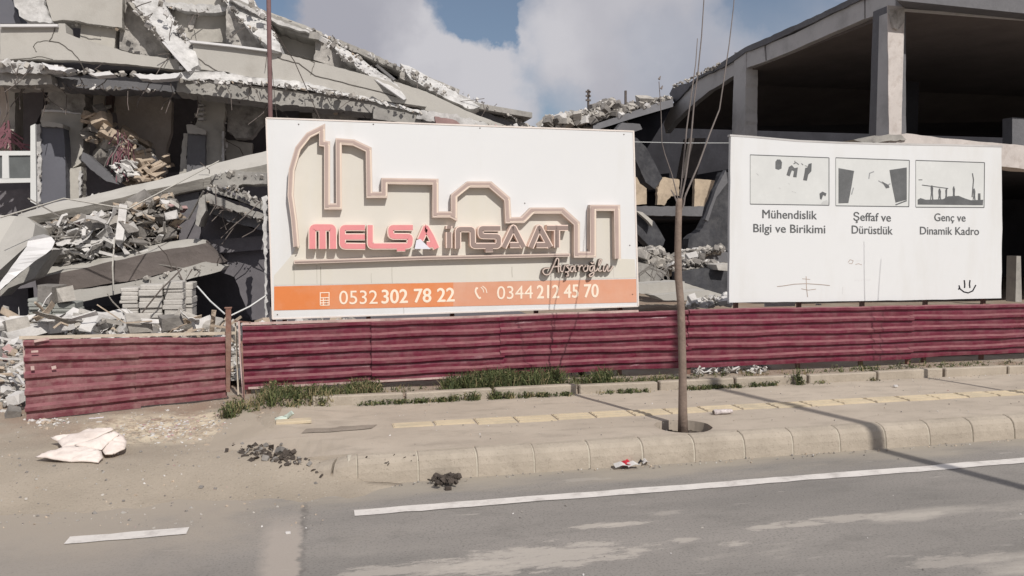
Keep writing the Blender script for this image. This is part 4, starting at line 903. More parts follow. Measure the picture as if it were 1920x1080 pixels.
# lower storey, shaded by the overhanging floor
def Lw(name, pts, Y, d, m, r=.5, step=7, label=None): return L_(name, pts, Y - (.5 if Y > 19 else 0), d, m, r, step, label)
Lw('wall_panel', [(0, 160), (22, 162), (22, 290), (0, 285)], 20.3, .3, M_plaster_br)
Lw('column', [(16, 158), (28, 158), (28, 290), (18, 290)], 20.1, .5, M_tan2)
Lw('column', [(28, 160), (82, 163), (80, 205), (62, 240), (60, 290), (28, 290)], 22.0, .3, M_vdark)  # backing wall of the doorway, its shade put into the dark colour
Lw('rough_column', [(98, 156), (160, 160), (158, 214), (152, 218), (80, 214), (84, 204), (92, 196), (90, 176)], 19.6, .6, M_rough, 1.5, 5)
Lw('wall_panel', [(78, 206), (150, 211), (156, 216), (156, 280), (152, 305), (124, 322), (118, 300), (115, 235), (75, 228)], 19.5, .5, M_tan2, .8)
Lw('plaster_edge', [(80, 205), (118, 207), (152, 212), (152, 215), (118, 211), (80, 209)], 19.45, .1, M_alu, .6, 5)
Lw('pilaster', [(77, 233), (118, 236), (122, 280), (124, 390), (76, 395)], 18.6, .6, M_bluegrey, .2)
Lw('plaster_edge', [(75, 226), (100, 229), (117, 232), (118, 239), (78, 237)], 18.5, .7, M_tan, .4, 5)
Lw('plaster_edge', [(68, 234), (76, 232), (77, 395), (69, 395)], 18.55, .3, M_white, 1.4, 5)
Lw('wall_panel', [(124, 316), (152, 312), (152, 372), (125, 384)], 19.4, .4, M_tan2, .8)
Lw('plaster_edge', [(148, 320), (153, 320), (152, 365), (148, 368)], 19.3, .1, M_white, 1, 4)
Lw('wall_panel', [(178, 165), (199, 166), (194, 200), (180, 206), (172, 198)], 21.0, .3, M_tan2)
Lw('window_post', [(160, 166), (170, 166), (168, 235), (158, 238)], 20.2, .2, M_dconc, .2)
Lw('window_post', [(200, 164), (213, 164), (209, 208), (198, 210)], 20.3, .2, mat('brown_post', (.16, .115, .105)), .2)
Lw('wall_panel', [(210, 165), (308, 170), (322, 190), (320, 250), (310, 290), (305, 345), (262, 350), (240, 300), (222, 240)], 20.6, .3, M_plaster_br, 1.0, label='beige brown plastered inner wall')
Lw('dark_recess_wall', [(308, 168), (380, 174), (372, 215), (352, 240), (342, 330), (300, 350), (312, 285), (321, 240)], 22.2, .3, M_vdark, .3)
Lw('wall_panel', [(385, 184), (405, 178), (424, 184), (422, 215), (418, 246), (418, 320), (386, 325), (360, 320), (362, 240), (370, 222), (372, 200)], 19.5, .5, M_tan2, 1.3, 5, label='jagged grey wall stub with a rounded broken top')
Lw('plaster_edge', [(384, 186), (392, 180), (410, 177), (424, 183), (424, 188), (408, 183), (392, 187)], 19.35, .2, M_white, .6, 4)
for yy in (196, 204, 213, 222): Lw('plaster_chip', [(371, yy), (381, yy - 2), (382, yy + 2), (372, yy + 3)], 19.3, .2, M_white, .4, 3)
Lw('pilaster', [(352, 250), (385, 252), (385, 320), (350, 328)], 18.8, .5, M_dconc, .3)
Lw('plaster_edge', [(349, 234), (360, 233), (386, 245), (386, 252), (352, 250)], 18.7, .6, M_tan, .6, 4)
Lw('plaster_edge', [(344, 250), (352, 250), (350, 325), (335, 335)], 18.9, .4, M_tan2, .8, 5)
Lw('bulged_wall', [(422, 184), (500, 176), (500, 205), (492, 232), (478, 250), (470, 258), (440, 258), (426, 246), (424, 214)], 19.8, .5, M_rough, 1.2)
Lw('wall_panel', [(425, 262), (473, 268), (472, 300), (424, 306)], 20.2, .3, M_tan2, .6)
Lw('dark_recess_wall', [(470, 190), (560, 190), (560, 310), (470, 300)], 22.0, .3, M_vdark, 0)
Lw('plaster_edge', [(416, 246), (420, 246), (420, 302), (416, 302)], 19.4, .1, M_white, .6, 4)
Lw('wall_stub', [(586, 190), (600, 184), (640, 192), (668, 206), (672, 232), (586, 232)], 18.2, .8, M_rough, 1.2, 5)
Lw('wall_stub', [(652, 196), (690, 200), (740, 216), (740, 236), (655, 232)], 19.2, .6, M_dconc, 1.2, 5)
Lw('slab_edge', [(700, 200), (780, 216), (790, 226), (788, 236), (700, 222)], 17.3, .8, M_conc, .6)
# pile of tan boards and torn red fabric spilling from the inner room
h = Heap()
for i in range(150):
    t = random.random(); px = 158 + t * 130 + random.gauss(0, 12); py = 222 + t * 95 + random.gauss(0, 14)
    if px < 156 or py > 348 - 0: continue
    h.chunk(P(px, py, random.uniform(18.6, 19.8)), random.uniform(.12, .5), random.choices([3, 3, 0, 1, 2], [5, 3, 3, 1, .7])[0], flat=random.random() < .75, tilt=.7)
for i in range(26):
    t = random.random(); a = P(226 + random.gauss(0, 7), 240 + t * 60, 18.4); b = a + Vector((random.gauss(.08, .2), random.uniform(-.2, .2), -random.uniform(.2, .7)))
    vs, fs = tube_geo([a, (a + b) / 2 + Vector((random.gauss(0, .08), 0, 0)), b], random.uniform(.008, .02), 4); h.add(vs, fs, 5 if random.random() < .7 else 1)
for i in range(22): h.chunk(P(random.uniform(205, 255), random.uniform(305, 334), 18.3), random.uniform(.12, .3), 2, flat=True)
for i in range(40): h.chunk(P(random.uniform(245, 300), random.uniform(300, 345), random.uniform(18.2, 19)), random.uniform(.15, .5), 3, flat=True)
h2 = Heap()
for i in range(30):
    a = P(random.uniform(-8, 18), random.uniform(225, 285), 19.4); b = a + Vector((random.gauss(0, .3), 0, -random.uniform(.1, .5))); vs, fs = tube_geo([a, b], .025, 4); h.add(vs, fs, 5)
M_redf = mat('torn_red_fabric', (.21, .10, .12), var=.3, scale=9, bump=.2)
tag(h.build('debris', RUBM + [M_redf]), 'spilled heap of tan boards and torn red fabric in the opened room', 'debris', kind='stuff')
Lw('tilted_panel', [(155, 285), (165, 290), (205, 325), (220, 345), (200, 340), (170, 318), (152, 300)], 18.2, .3, M_dconc, .5)
Lw('dark_recess_wall', [(150, 300), (305, 330), (305, 365), (150, 375)], 20.4, .3, M_vdark, 0)

# crumbs, lath and rebar hanging on every broken edge
h = Heap()
def crumbs(path, Y, n, size, mi=(3, 3, 4, .4, 0), spread=2.0, bars=0):
    n = int(n * .38); bars = int(bars * .35); size *= .66; seg = list(zip(path, path[1:])); ln = [math.dist(a, b) for a, b in seg]
    for i in range(n + bars):
        (a, b) = random.choices(seg, ln)[0]; t = random.random(); x = a[0] + (b[0] - a[0]) * t + random.gauss(0, spread); y = a[1] + (b[1] - a[1]) * t + random.gauss(0, spread * .7)
        p = P(x, y, Y + random.uniform(.02, .35))
        if i < n: h.chunk(p, size * (.3 + 1.3 * random.random() ** 3), rmi(mi), flat=random.random() < .6, tilt=1.2)
        else:
            q = p + Vector((random.gauss(0, .25), -random.uniform(0, .3), random.gauss(-.25, .25))); vs, fs = tube_geo([p, (p + q) / 2 + Vector((random.gauss(0, .07), 0, random.gauss(0, .05))), q], .009, 4); h.add(vs, fs, 5)
crumbs([(0, 116), (95, 128), (140, 134), (335, 146)], 17.2, 330, .16, bars=26)
crumbs([(0, 160), (98, 160), (250, 166), (340, 172)], 17.6, 130, .15, (4, 6, 1, .4, 0), 2.5, 40)
crumbs([(335, 150), (470, 156), (560, 164), (700, 188), (790, 212)], 17.1, 520, .15, bars=24)
crumbs([(335, 176), (520, 196), (700, 213), (785, 230)], 17.6, 110, .15, (4, 6, 1, .4, 0), 2.2, 44)
crumbs([(240, -5), (280, 44), (318, 92), (350, 132)], 17.4, 200, .17, spread=3, bars=14); crumbs([(294, 0), (330, 46), (368, 110)], 17.6, 160, .15, spread=3, bars=8)
crumbs([(410, -10), (432, 14), (470, 56), (508, 92)], 17.6, 160, .16, spread=3, bars=10); crumbs([(455, -10), (495, 30), (526, 90)], 17.6, 120, .15, spread=3)
crumbs([(604, 70), (640, 104), (700, 148), (755, 184)], 17.6, 220, .17, (3, 5, 3, .2, 0), 4, 14); crumbs([(622, 72), (690, 120), (760, 182)], 17.7, 160, .14, spread=2.5)
crumbs([(752, 124), (820, 172), (880, 204)], 18.0, 200, .16, (3, 5, 3, .2, 0), 3.5, 10); crumbs([(430, -2), (520, 34), (620, 72), (752, 128), (862, 172), (1000, 240)], 18.2, 560, .13, (4, 4, 3, .2, 0), 1.8, 34)
crumbs([(800, 212), (880, 232), (985, 244)], 17.2, 300, .15, (4, 3, 4, .5, .4), 3.5, 12)
crumbs([(296, 8), (345, 18), (432, 18)], 18.5, 120, .12, spread=2, bars=10); crumbs([(120, 46), (165, 46), (228, 52)], 18.1, 60, .1, bars=6)
crumbs([(98, 158), (92, 176), (88, 200), (80, 214), (152, 216)], 19.4, 180, .16, (4, 4, 3, .3, .3), 3); crumbs([(155, 218), (155, 300), (152, 370)], 19.3, 80, .1)
crumbs([(384, 186), (372, 205), (362, 235), (352, 250)], 19.3, 110, .13); crumbs([(422, 190), (428, 215), (418, 246), (420, 300)], 19.2, 130, .13, (3, 4, 3, .2, 0), 2.5, 6)
crumbs([(72, 236), (72, 300), (72, 390)], 18.5, 150, .09); crumbs([(590, 190), (640, 192), (668, 210), (672, 230)], 18.1, 130, .16, (4, 5, 2, .2, 0), 4, 12)
crumbs([(33, 404), (178, 366), (296, 340), (420, 304)], 15.9, 150, .07, (5, 2, 2, 1, 0), 1.5); crumbs([(115, 490), (250, 470), (380, 450)], 14.9, 200, .10, (4, 3, 3, 1, 0), 2)
crumbs([(250, 530), (320, 514), (380, 500), (420, 505)], 14.1, 130, .12, (5, 3, 1, 1, 0), 3, 16); crumbs([(395, 350), (440, 352), (500, 386)], 14.4, 200, .13, (4, 5, 2, .5, 0), 3, 20); crumbs([(380, 372), (430, 390), (496, 414)], 14.4, 200, .12, (4, 6, 1, .3, 0), 3, 24)
crumbs([(390, 330), (440, 322), (498, 335)], 15.5, 160, .16, (5, 3, 2, .3, 0), 4, 10)
tag(h.build('broken_crumbs', RUBM + [M_rebar]), 'crumbs and bent rebar hanging along the broken slab edges of the collapsed block', 'debris', kind='stuff')

# white window frame
wf = empty('window_frame', (P(60, 380, 17).x, 17, P(60, 380, 17).z), 'detached white window frame standing before the dark pilaster', 'window frame')
for nm, pts in (('stile', [(57, 236), (66, 232), (68, 384), (57, 378)]), ('rail', [(-40, 283), (57, 283), (57, 291), (-40, 292)]), ('rail', [(-40, 335), (57, 334), (57, 342), (-40, 344)]), ('mullion', [(4, 291), (16, 291), (17, 335), (4, 335)]), ('mullion', [(-40, 291), (-6, 291), (-6, 335), (-40, 335)])):
    poly(nm, pts, 17 + (.005 if nm == 'rail' else 0), .07, M_winf, wf)
poly('pane', [(-40, 288), (57, 288), (57, 338), (-40, 338)], 17.04, .006, mat('dusty_glass', (.12, .13, .13), rough=.35, bump=0, spec=.5), wf)

# ------------------------------------------------------------------ fallen beams and slabs on the left
def rolled_beam(top, mid, bot, Y0, dY, m1, m2, label, cat='beam', back=.5, name='fallen_beam'):
    """top/mid/bottom edges as seen; the face between top and mid tips towards the sky, the one below faces the road"""
    n = len(top); e = empty(name, P(*mid[n // 2], Y0), label, cat)
    a = [P(x, y, Y0 + dY) for x, y in top]; b = [P(x, y, Y0) for x, y in mid]; c = [P(x, y, Y0 + .12) for x, y in bot]; d = [v + Vector((0, back, 0)) for v in c]; d2 = [v + Vector((0, back * .6, -.05)) for v in a]
    L = [a, b]; 
    def strip(nm, p, q, m, extra=None):
        vs = p + q; mesh(nm, vs, [(i, i + 1, n + i + 1, n + i) for i in range(n - 1)], m, e)
    vs = a + b + c + d + d2; fs = []
    for k in range(5):
        k2 = (k + 1) % 5
        for i in range(n - 1): fs.append((k * n + i, k * n + i + 1, k2 * n + i + 1, k2 * n + i))
    fs.append(tuple(k * n for k in range(5))[::-1]); fs.append(tuple(k * n + n - 1 for k in range(5)))
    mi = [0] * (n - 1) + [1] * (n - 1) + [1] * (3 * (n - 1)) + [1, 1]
    o = mesh('beam_body', vs, fs, [m1, m2], e, mi=mi)
    bm = bmesh.new(); bm.from_mesh(o.data); bmesh.ops.recalc_face_normals(bm, faces=bm.faces[:])
    bmesh.ops.subdivide_edges(bm, edges=[ed for ed in bm.edges], cuts=3, use_grid_fill=True)
    for v in bm.verts: w = v.co * 2.2; v.co += Vector((fbm(w.x, w.y, w.z), fbm(w.y, w.z, w.x + 5), fbm(w.z, w.x, w.y + 9))) * .022
    bm.to_mesh(o.data); bm.free(); return e
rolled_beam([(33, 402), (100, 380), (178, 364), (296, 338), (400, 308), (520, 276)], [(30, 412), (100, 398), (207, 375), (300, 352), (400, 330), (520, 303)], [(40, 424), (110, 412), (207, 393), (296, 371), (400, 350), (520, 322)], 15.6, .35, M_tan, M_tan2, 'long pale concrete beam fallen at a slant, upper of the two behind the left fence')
rolled_beam([(86, 501), (150, 489), (207, 478), (311, 455), (350, 447), (388, 450)], [(68, 522), (150, 503), (207, 490), (311, 468), (355, 461), (388, 456)], [(75, 556), (150, 541), (237, 528), (320, 509), (360, 500), (420, 492)], 14.6, .35, M_tan, mat('brown_shaded_concrete', (.19, .165, .155), var=.2, scale=1.5, bump=.5, bscale=12), 'long concrete beam with a dark front face, lower of the two behind the left fence', back=1.6)  # front face: its shade is put into the brown colour
o = poly('fallen_slab', rag([(108, 549), (180, 540), (252, 528), (320, 510), (379, 492), (421, 500), (414, 508), (370, 519), (326, 531), (225, 550), (142, 568), (112, 566)], .5, 9), 14.2, .9, M_tan); tag(o, 'cracked pale slab edge under the dark faced beam', 'slab')
for x in (255, 300, 338, 372):
    pass
# tilted slab at the far left and its shaded side
o = poly('fallen_slab', [(-60, 400, 14.8), (30, 405, 14.8), (52, 408, 14.6), (66, 420, 14.3), (60, 452, 13.9), (0, 506, 13.6), (-60, 555, 13.4)], 14, (.0, .9, -.15), M_tan); tag(o, 'broad pale concrete slab tipped on its side at the far left', 'slab')
o = poly('fallen_slab', [(0, 500, 14.0), (58, 450, 14.2), (54, 470, 14.2), (0, 540, 14.0), (-60, 580, 14.0), (-60, 548, 14)], 14.1, .7, M_tan2); tag(o, 'taupe slab wedged between the tipped slab and the white sheet', 'slab')
o = poly('torn_sheet', rag([(52, 452, 13.6), (60, 444, 13.6), (82, 439, 13.7), (96, 444, 13.8), (103, 453, 13.8), (97, 467, 13.7), (86, 476, 13.6), (62, 492, 13.5), (30, 518, 13.3), (-5, 548, 13.2), (-10, 546, 13.2), (20, 502, 13.3), (50, 462, 13.5)], .5, 9), 13.5, (0, .02, 0), M_alu); tag(o, 'long torn white sheet hanging from the tipped slab', 'sheet')
o = poly('fallen_slab', rag([(100, 468), (88, 486), (64, 522), (16, 540), (0, 556), (0, 545), (60, 494)], .4, 9), 13.9, .5, M_conc); tag(o, 'grey triangular slab piece below the torn white sheet', 'slab')
# dark cavities: walls well behind
cv = empty('buried_basement', (P(300, 560, 19).x, 18, .2), 'dark cavity walls and floor of the buried ground storey', 'ruin')
slab('ceiling', P(-120, 500, 15).x, P(520, 500, 15).x, 15.2, 24, P(0, 500, 15.2).z + .1, P(500, 440, 15.2).z, .25, M_vdark, cv)
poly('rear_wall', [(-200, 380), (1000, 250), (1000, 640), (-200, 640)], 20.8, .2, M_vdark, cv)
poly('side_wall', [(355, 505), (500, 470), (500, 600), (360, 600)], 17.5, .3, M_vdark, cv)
poly('dark_backing', [(-120, 560), (52, 540), (56, 600), (-120, 600)], 16.5, .3, M_vdark, cv)  # dark sheet closing the far left opening, shade put into its colour
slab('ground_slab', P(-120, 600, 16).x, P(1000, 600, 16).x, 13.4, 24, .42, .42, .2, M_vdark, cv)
# dark torn slab pile left of the board
sp2 = empty('slab_pile', (P(440, 420, 14.5).x, 14.5, 1.2), 'dark pile of pancaked floor slabs beside the left edge of the advertising board', 'slab pile')
for i, (pts, Y, d, m_) in enumerate([
    ([(395, 352), (412, 347), (440, 352), (500, 386), (498, 396), (440, 372), (400, 362)], 14.6, 1.8, M_conc), ([(376, 366), (392, 362), (430, 378), (496, 402), (496, 412), (430, 392), (380, 376)], 14.5, 1.8, M_conc),
    ([(382, 378), (430, 394), (496, 415), (496, 432), (440, 418), (386, 398)], 14.7, 1.8, M_dconc), ([(374, 372), (384, 366), (386, 395), (372, 425), (366, 420)], 14.4, .8, M_conc),
    ([(380, 396), (450, 420), (500, 436), (500, 600), (470, 600), (440, 520), (392, 500), (380, 460)], 15.4, 1.0, M_vdark), ([(395, 330), (440, 318), (500, 325), (500, 345), (455, 345), (440, 350), (400, 348)], 15.6, .8, M_conc), ([(335, 372), (372, 360), (376, 400), (340, 405)], 15.9, .5, M_dconc), ([(335, 402), (378, 398), (380, 452), (336, 450)], 15.7, .5, M_vdark)]):
    poly('floor_slab', pts, Y, d, m_, sp2, .7, 7)
for i in range(6):   # hollow block openings drawn as dark plates, inner shade in their colour
    poly('block_cell', [(418 + i * 9, 350 + i * 5.2), (424 + i * 9, 353 + i * 5.2), (423 + i * 9, 357 + i * 5.2), (417 + i * 9, 354 + i * 5.2)], 14.55, .04, M_vdark, sp2)
poly('torn_edge', [(490, 370), (500, 366), (500, 600), (497, 600), (496, 480), (492, 430), (494, 400)], 13.8, .1, M_white, sp2, 1.2, 6)
# stacked blocks
def stack(cols, Y, d, m, label, name='block_stack', mj=None):
    e = empty(name, P(cols[0][0], 600, Y), label, 'block stack')
    for (x0, x1, y0, y1, rows, off) in cols:
        rows = int(rows * 1.5); cuts = sorted([0.] + [(k + random.uniform(-.3, .3)) / rows for k in range(1, rows)] + [1.])
        for r in range(rows):
            ya = y0 + (y1 - y0) * cuts[r]; yb = y0 + (y1 - y0) * cuts[r + 1]
            j = random.uniform(-2, 2); a = P(x0 + j, ya + .25, Y + off); b_ = P(x1 + random.uniform(-1.5, 1), yb - .2, Y + off)
            box('block', ((a.x + b_.x) / 2, Y + off + d / 2 + random.uniform(-.03, .03), (a.z + b_.z) / 2), (abs(b_.x - a.x), d, abs(a.z - b_.z)), m, e, rz=random.uniform(-.03, .03), ry=random.uniform(-.02, .02), bevel=.012)
    return e
stack([(226, 258, 540, 606, 6, .06), (260, 304, 534, 606, 5, 0), (306, 343, 528, 606, 5, .03), (345, 361, 530, 606, 4, .35)], 13.2, .5, M_block, 'stack of pale concrete blocks under the cracked slab edge')
stack([(52, 96, 560, 604, 4, 0), (97, 140, 568, 604, 3, .04)], 12.8, .5, M_gblock, 'low stack of grey green blocks beside the black opening')
box_ = None
# rusty brown mass block in front, cable
for (path, lab) in (([P(0, 408, 13.5), P(120, 372, 13.5), P(240, 392, 13.4), P(330, 345, 14), P(410, 302, 15.4)], 'thin cable lying along the upper fallen beam'), ([P(215, 445, 14.2), P(211, 500, 14.0), P(213, 545, 14.0)], 'short pale rod hanging over the lower beam'), ([P(262, 592, 12.9), P(300, 545, 12.9), P(340, 505, 13.5)], 'thin dark cable crossing the pale block stack'), ([P(330, 500, 13.8), P(345, 530, 13.6), P(360, 505, 13.8)], 'bent dark rebar above the pale block stack')):
    o = tube('cable', path, .012, M_rebar if 'dark' in lab else M_tan2, None, 5); tag(o, lab, 'cable')
tag(tube('rod', [P(57, 392, 13.8), P(100, 380, 14), P(178, 352, 14.4)], .02, M_winf), 'pale bent rod above the torn white sheet', 'rod') if False else None

# rubble masses -------------------------------------------------------
def rubble_px(h, n, region, Yr, size, w, flatp=.5, tilt=.8):
    """chunks through a volume bounded by a quad as seen"""
    for i in range(int(n * 1.9)):
        u, v = random.random(), random.random()
        a, b, c, d = region; top = (a[0] + (b[0] - a[0]) * u, a[1] + (b[1] - a[1]) * u); bot = (d[0] + (c[0] - d[0]) * u, d[1] + (c[1] - d[1]) * u)
        x = top[0] + (bot[0] - top[0]) * v; y = top[1] + (bot[1] - top[1]) * v
        s_ = size * (.25 + 1.0 * random.random() ** 3.0)
        h.chunk(P(x, y, random.uniform(*Yr)), s_ * .8, rmi(w), flat=random.random() < flatp, tilt=tilt)
def rods(h, n, region, Yr, mi, r=.012, ln=.8):
    for i in range(n):
        u, v = random.random(), random.random(); a, b, c, d = region
        x = a[0] + (b[0] - a[0]) * u; y0 = a[1] + (b[1] - a[1]) * u; y1 = d[1] + (c[1] - d[1]) * u; y = y0 + (y1 - y0) * v
        p = P(x, y, random.uniform(*Yr)); q = p + Vector((random.gauss(0, ln), random.gauss(0, .2), random.gauss(0, ln * .4))); mid_ = (p + q) / 2 + Vector((0, 0, random.gauss(0, .12)))
        vs, fs = tube_geo([p, mid_, q], r * random.uniform(.6, 1.5), 4); h.add(vs, fs, mi)
h = Heap()
reg = [(70, 425), (330, 375), (330, 448), (95, 505)]
rubble_px(h, 800, reg, (14.9, 16.2), .34, (4, 7, 1.2, 2, .2), .8)
rubble_px(h, 60, [(110, 420), (220, 405), (230, 470), (110, 495)], (14.7, 15.2), .32, (1, 1, 6, 0, 0), 1, 1.2)
rubble_px(h, 120, [(215, 390), (330, 365), (340, 440), (220, 440)], (14.9, 15.8), .42, (2, 2, 0, 4, .3), .9)
def sheets(h, n, region, Yr, ln, wd, mi):
    for i in range(n):
        u, v = random.random(), random.random(); a, b, c, d = region
        x = a[0] + (b[0] - a[0]) * u; y0 = a[1] + (b[1] - a[1]) * u; y1 = d[1] + (c[1] - d[1]) * u
        p = P(x, y0 + (y1 - y0) * v, random.uniform(*Yr)); t = Vector((random.gauss(0, 1), random.gauss(0, .5), random.gauss(0, .35))).normalized(); w_ = t.cross(Vector((random.gauss(0, .4), random.gauss(0, .6), 1))).normalized() * wd * random.uniform(.5, 1.3)
        k_ = random.gauss(0, 1.2); nn = t.cross(w_).normalized(); L_n = ln * random.uniform(.5, 1.4); vs = []; q = p - t * L_n / 2; d_ = t.copy()
        for j in range(7):
            vs += [q - w_ / 2 + nn * random.gauss(0, .012), q + w_ / 2 + nn * random.gauss(0, .012)]; d_ = (d_ + nn * k_ * .16 + nn * random.gauss(0, .12)).normalized(); q = q + d_ * L_n / 6
        m_ = len(vs); vs += [z_ + nn * .012 for z_ in vs]
        fs = [(2 * j, 2 * j + 2, 2 * j + 3, 2 * j + 1) for j in range(6)]; fs += [tuple(k + m_ for k in f)[::-1] for f in fs] + [(2 * j, 2 * j + m_, 2 * j + 2 + m_, 2 * j + 2) for j in range(6)] + [(2 * j + 1, 2 * j + 3, 2 * j + 3 + m_, 2 * j + 1 + m_) for j in range(6)]
        h.add(vs, fs, random.choice(mi))
sheets(h, 34, [(105, 440), (240, 415), (240, 455), (105, 480)], (14.65, 15.2), .5, .13, [2, 2, 0, 1]); sheets(h, 22, [(215, 400), (320, 388), (325, 430), (215, 440)], (14.7, 15.3), .5, .2, [3, 0, 1])
rods(h, 26, reg, (14.6, 15.2), 1); rods(h, 10, [(100, 420), (220, 400), (220, 470), (100, 490)], (14.6, 15), 2, .03, .5)
tag(h.build('rubble', RUBM), 'mixed rubble and crumpled scraps between the two slanted beams', 'rubble', kind='stuff')
h = Heap()
def heap_ground(h, n, X0, X1, Y0, Y1, zf, size, w, flatp=.5):
    for i in range(int(n * 1.6)):
        x = random.uniform(X0, X1); y = random.uniform(Y0, Y1); z = zf(x, y)
        s_ = size * (.28 + 1.2 * random.random() ** 3.5); h.chunk((x, y, z + random.uniform(-.1, .12) * size * 2), s_, rmi(w), flat=random.random() < flatp)
xw = lambda px, Y: P(px, 500, Y).x
def zbk(x, y): return .36 + (.30 - .17 * ss(.4, 1.4, x)) * ss(10.2, 12.6, y) + .10 * fbm(x * .6, y * .6, 4)
def msh(h, X0, X1, Y0, Y1, zf, mi=0, st=.25):
    nx, ny = int((X1 - X0) / st), int((Y1 - Y0) / st)
    vs = [(X0 + i * st, Y0 + j * st, zf(X0 + i * st, Y0 + j * st) - .05) for j in range(ny + 1) for i in range(nx + 1)]
    h.add(vs, [(j * (nx + 1) + i, j * (nx + 1) + i + 1, (j + 1) * (nx + 1) + i + 1, (j + 1) * (nx + 1) + i) for j in range(ny) for i in range(nx)], mi)
msh(h, -7, 12, 10, 13.2, zbk)
heap_ground(h, 4200, -6, .6, 10, 13.4, zbk, .15, (5, 3, 2.2, 1.5, .3), .7); heap_ground(h, 1500, .6, 12, 10, 13.4, zbk, .18, (5, 2, 1.5, 1, .1), .5)
heap_ground(h, 60, -6, -.8, 10.4, 12.6, lambda x, y: zbk(x, y) + .05, .42, (2, .5, 5, 1, .2), 1)
rods(h, 9, [(0, 600), (420, 600), (420, 618), (0, 625)], (10.5, 12.8), 3, .014, .35)
sheets(h, 26, [(-40, 592), (230, 596), (230, 612), (-40, 618)], (11.2, 12.6), .55, .14, [2, 2, 0, 3]); sheets(h, 12, [(230, 604), (430, 600), (430, 612), (230, 612)], (11.2, 12.6), .35, .09, [2, 0, 3])
tag(h.build('rubble', RUBM), 'pale rubble strewn across the lot just behind the fences', 'rubble', kind='stuff')
h = Heap()
zfl = lambda x, y: .12 + .62 * ss(8.9, 10.6, y) * ss(-2.6, -3.4, x) + .05 * fbm(x, y)
msh(h, -7, -2.9, 8.9, 10.6, zfl, 0, .2); heap_ground(h, 2400, -7, -2.85, 8.75, 10.7, zfl, .11, (4, 3, 2.5, 1.5, .2), .5)
rods(h, 16, [(-100, 620), (45, 620), (45, 770), (-100, 770)], (9.2, 9.8), 2, .015, .3)
tag(h.build('rubble', RUBM), 'rubble bank at the open left end of the short red fence', 'rubble', kind='stuff')
# larger loose pieces that can be told apart
loose = [(205, 592, 12.2, .55, M_rubw, 1, 'white lump of plaster in front of the black opening behind the left fence'), (165, 598, 12.0, .6, M_rubw, 1, 'pale flat plaster scrap right of the low grey stack'), (20, 602, 12.2, .7, M_rubw, 1, 'broad white plaster sheet lying in front of the far left cavity'), (55, 618, 11.6, .9, M_rubw, 1, 'white flat sheet just above the left end of the short fence'),
         (95, 550, 12.9, .45, M_rubd, 0, 'dark broken lump on top of the low grey stack'), (120, 553, 12.9, .4, M_rub, 0, 'grey broken lump at the right end of the low grey stack top'), (12, 702, 9.6, .32, M_rubt, 1, 'beige tile fragment in the rubble left of the short fence'), (35, 745, 9.2, .3, M_rubw, 0, 'white crumbled lump beside the left post of the short fence'), (25, 775, 8.95, .24, M_rubd, 0, 'dark stone at the foot of the far left rubble')]
for (px, py, Y, s_, m_, fl, lab) in loose: chunk_thing('rubble_chunk', P(px, py, Y), s_ * .75, m_, lab, 'rubble chunk', flat=bool(fl), tilt=.25)
for i, (a, b, lab) in enumerate(((P(140, 590, 12.1), P(172, 598, 11.9), 'short pale batten lying right of the low grey stack'), (P(150, 582, 12.3), P(195, 596, 12.2), 'pale batten leaning into the black opening'), (P(88, 606, 12), P(150, 592, 12.1), 'long pale batten lying across the base of the low grey stack'))):
    tag(mesh('batten', *tube_geo([a, b], .04, 4), M_block), lab, 'batten')

g4 = lambda x, y: (1180 + x / 5.4, 400 + y / 5.4)
KIND = {'white blocky': (M_rubw, False), 'white flat': (M_rubw, True), 'grey blocky': (M_rub, False), 'grey flat': (M_rub, True), 'dark blocky': (M_rubd, False), 'dark flat': (M_rubd, True), 'tan flat': (M_rubt, True)}
def marked(spots, Y, smin, smax, where, group, lift=0.0):
    """one clearly larger piece per look and landmark, so that its label finds it"""
    for (x, y, mark, kinds) in spots:
        for i, k_ in enumerate(kinds):
            m_, fl = KIND[k_]; n_ = len(kinds); p = P(x + (i - (n_ - 1) / 2) * 21, y + random.uniform(-3, 3), Y + random.uniform(-.15, .15)); p.z += lift
            chunk_thing('rubble_chunk', p, random.uniform(smin, smax), m_, 'large ' + k_ + ' chunk ' + where + ' ' + mark, 'rubble chunk', group, flat=fl, tilt=.45)
marked([(22, 608, 'above the left end of the short fence', ['white flat', 'grey blocky']), (92, 610, 'below the low grey stack', ['tan flat', 'dark blocky', 'white blocky']), (190, 606, 'before the black opening', ['white flat', 'dark flat', 'grey flat']),
        (292, 606, 'below the pale block stack', ['grey blocky', 'white flat', 'tan flat', 'dark blocky']), (390, 606, 'left of the rusty post', ['white blocky', 'grey flat'])], 11.6, .26, .36, 'in the lot rubble', 'larger chunks in the rubble behind the left fence')
marked([(128, 470, 'beside the torn white sheet', ['white flat', 'grey flat']), (200, 420, 'under the middle of the upper beam', ['dark blocky', 'white flat', 'grey blocky']), (250, 452, 'on the middle of the lower beam', ['grey flat', 'dark flat']), (300, 405, 'at the right end of the scraps', ['tan flat', 'dark flat', 'white blocky'])], 14.8, .22, .34, 'between the slanted beams', 'larger pieces between the slanted beams')
marked([(1062, 222, 'left of the notched bar', ['white blocky', 'grey blocky']), (1138, 202, 'between the two standing bars', ['dark blocky', 'white flat', 'grey flat']), (1218, 191, 'right of the short bar', ['grey blocky', 'white flat'])], 22, .42, .55, 'on the hanging roof slab', 'larger chunks on the hanging roof slab')
marked([(1218, 478, 'beside the advertising board', ['grey blocky', 'dark flat']), (1248, 500, 'just left of the trunk', ['grey flat', 'white flat']), (1306, 480, 'just right of the trunk', ['white blocky', 'dark blocky']), (1342, 498, 'beside the information board', ['grey blocky', 'white flat'])], 14.5, .2, .28, 'in the heap', 'larger chunks between the boards')
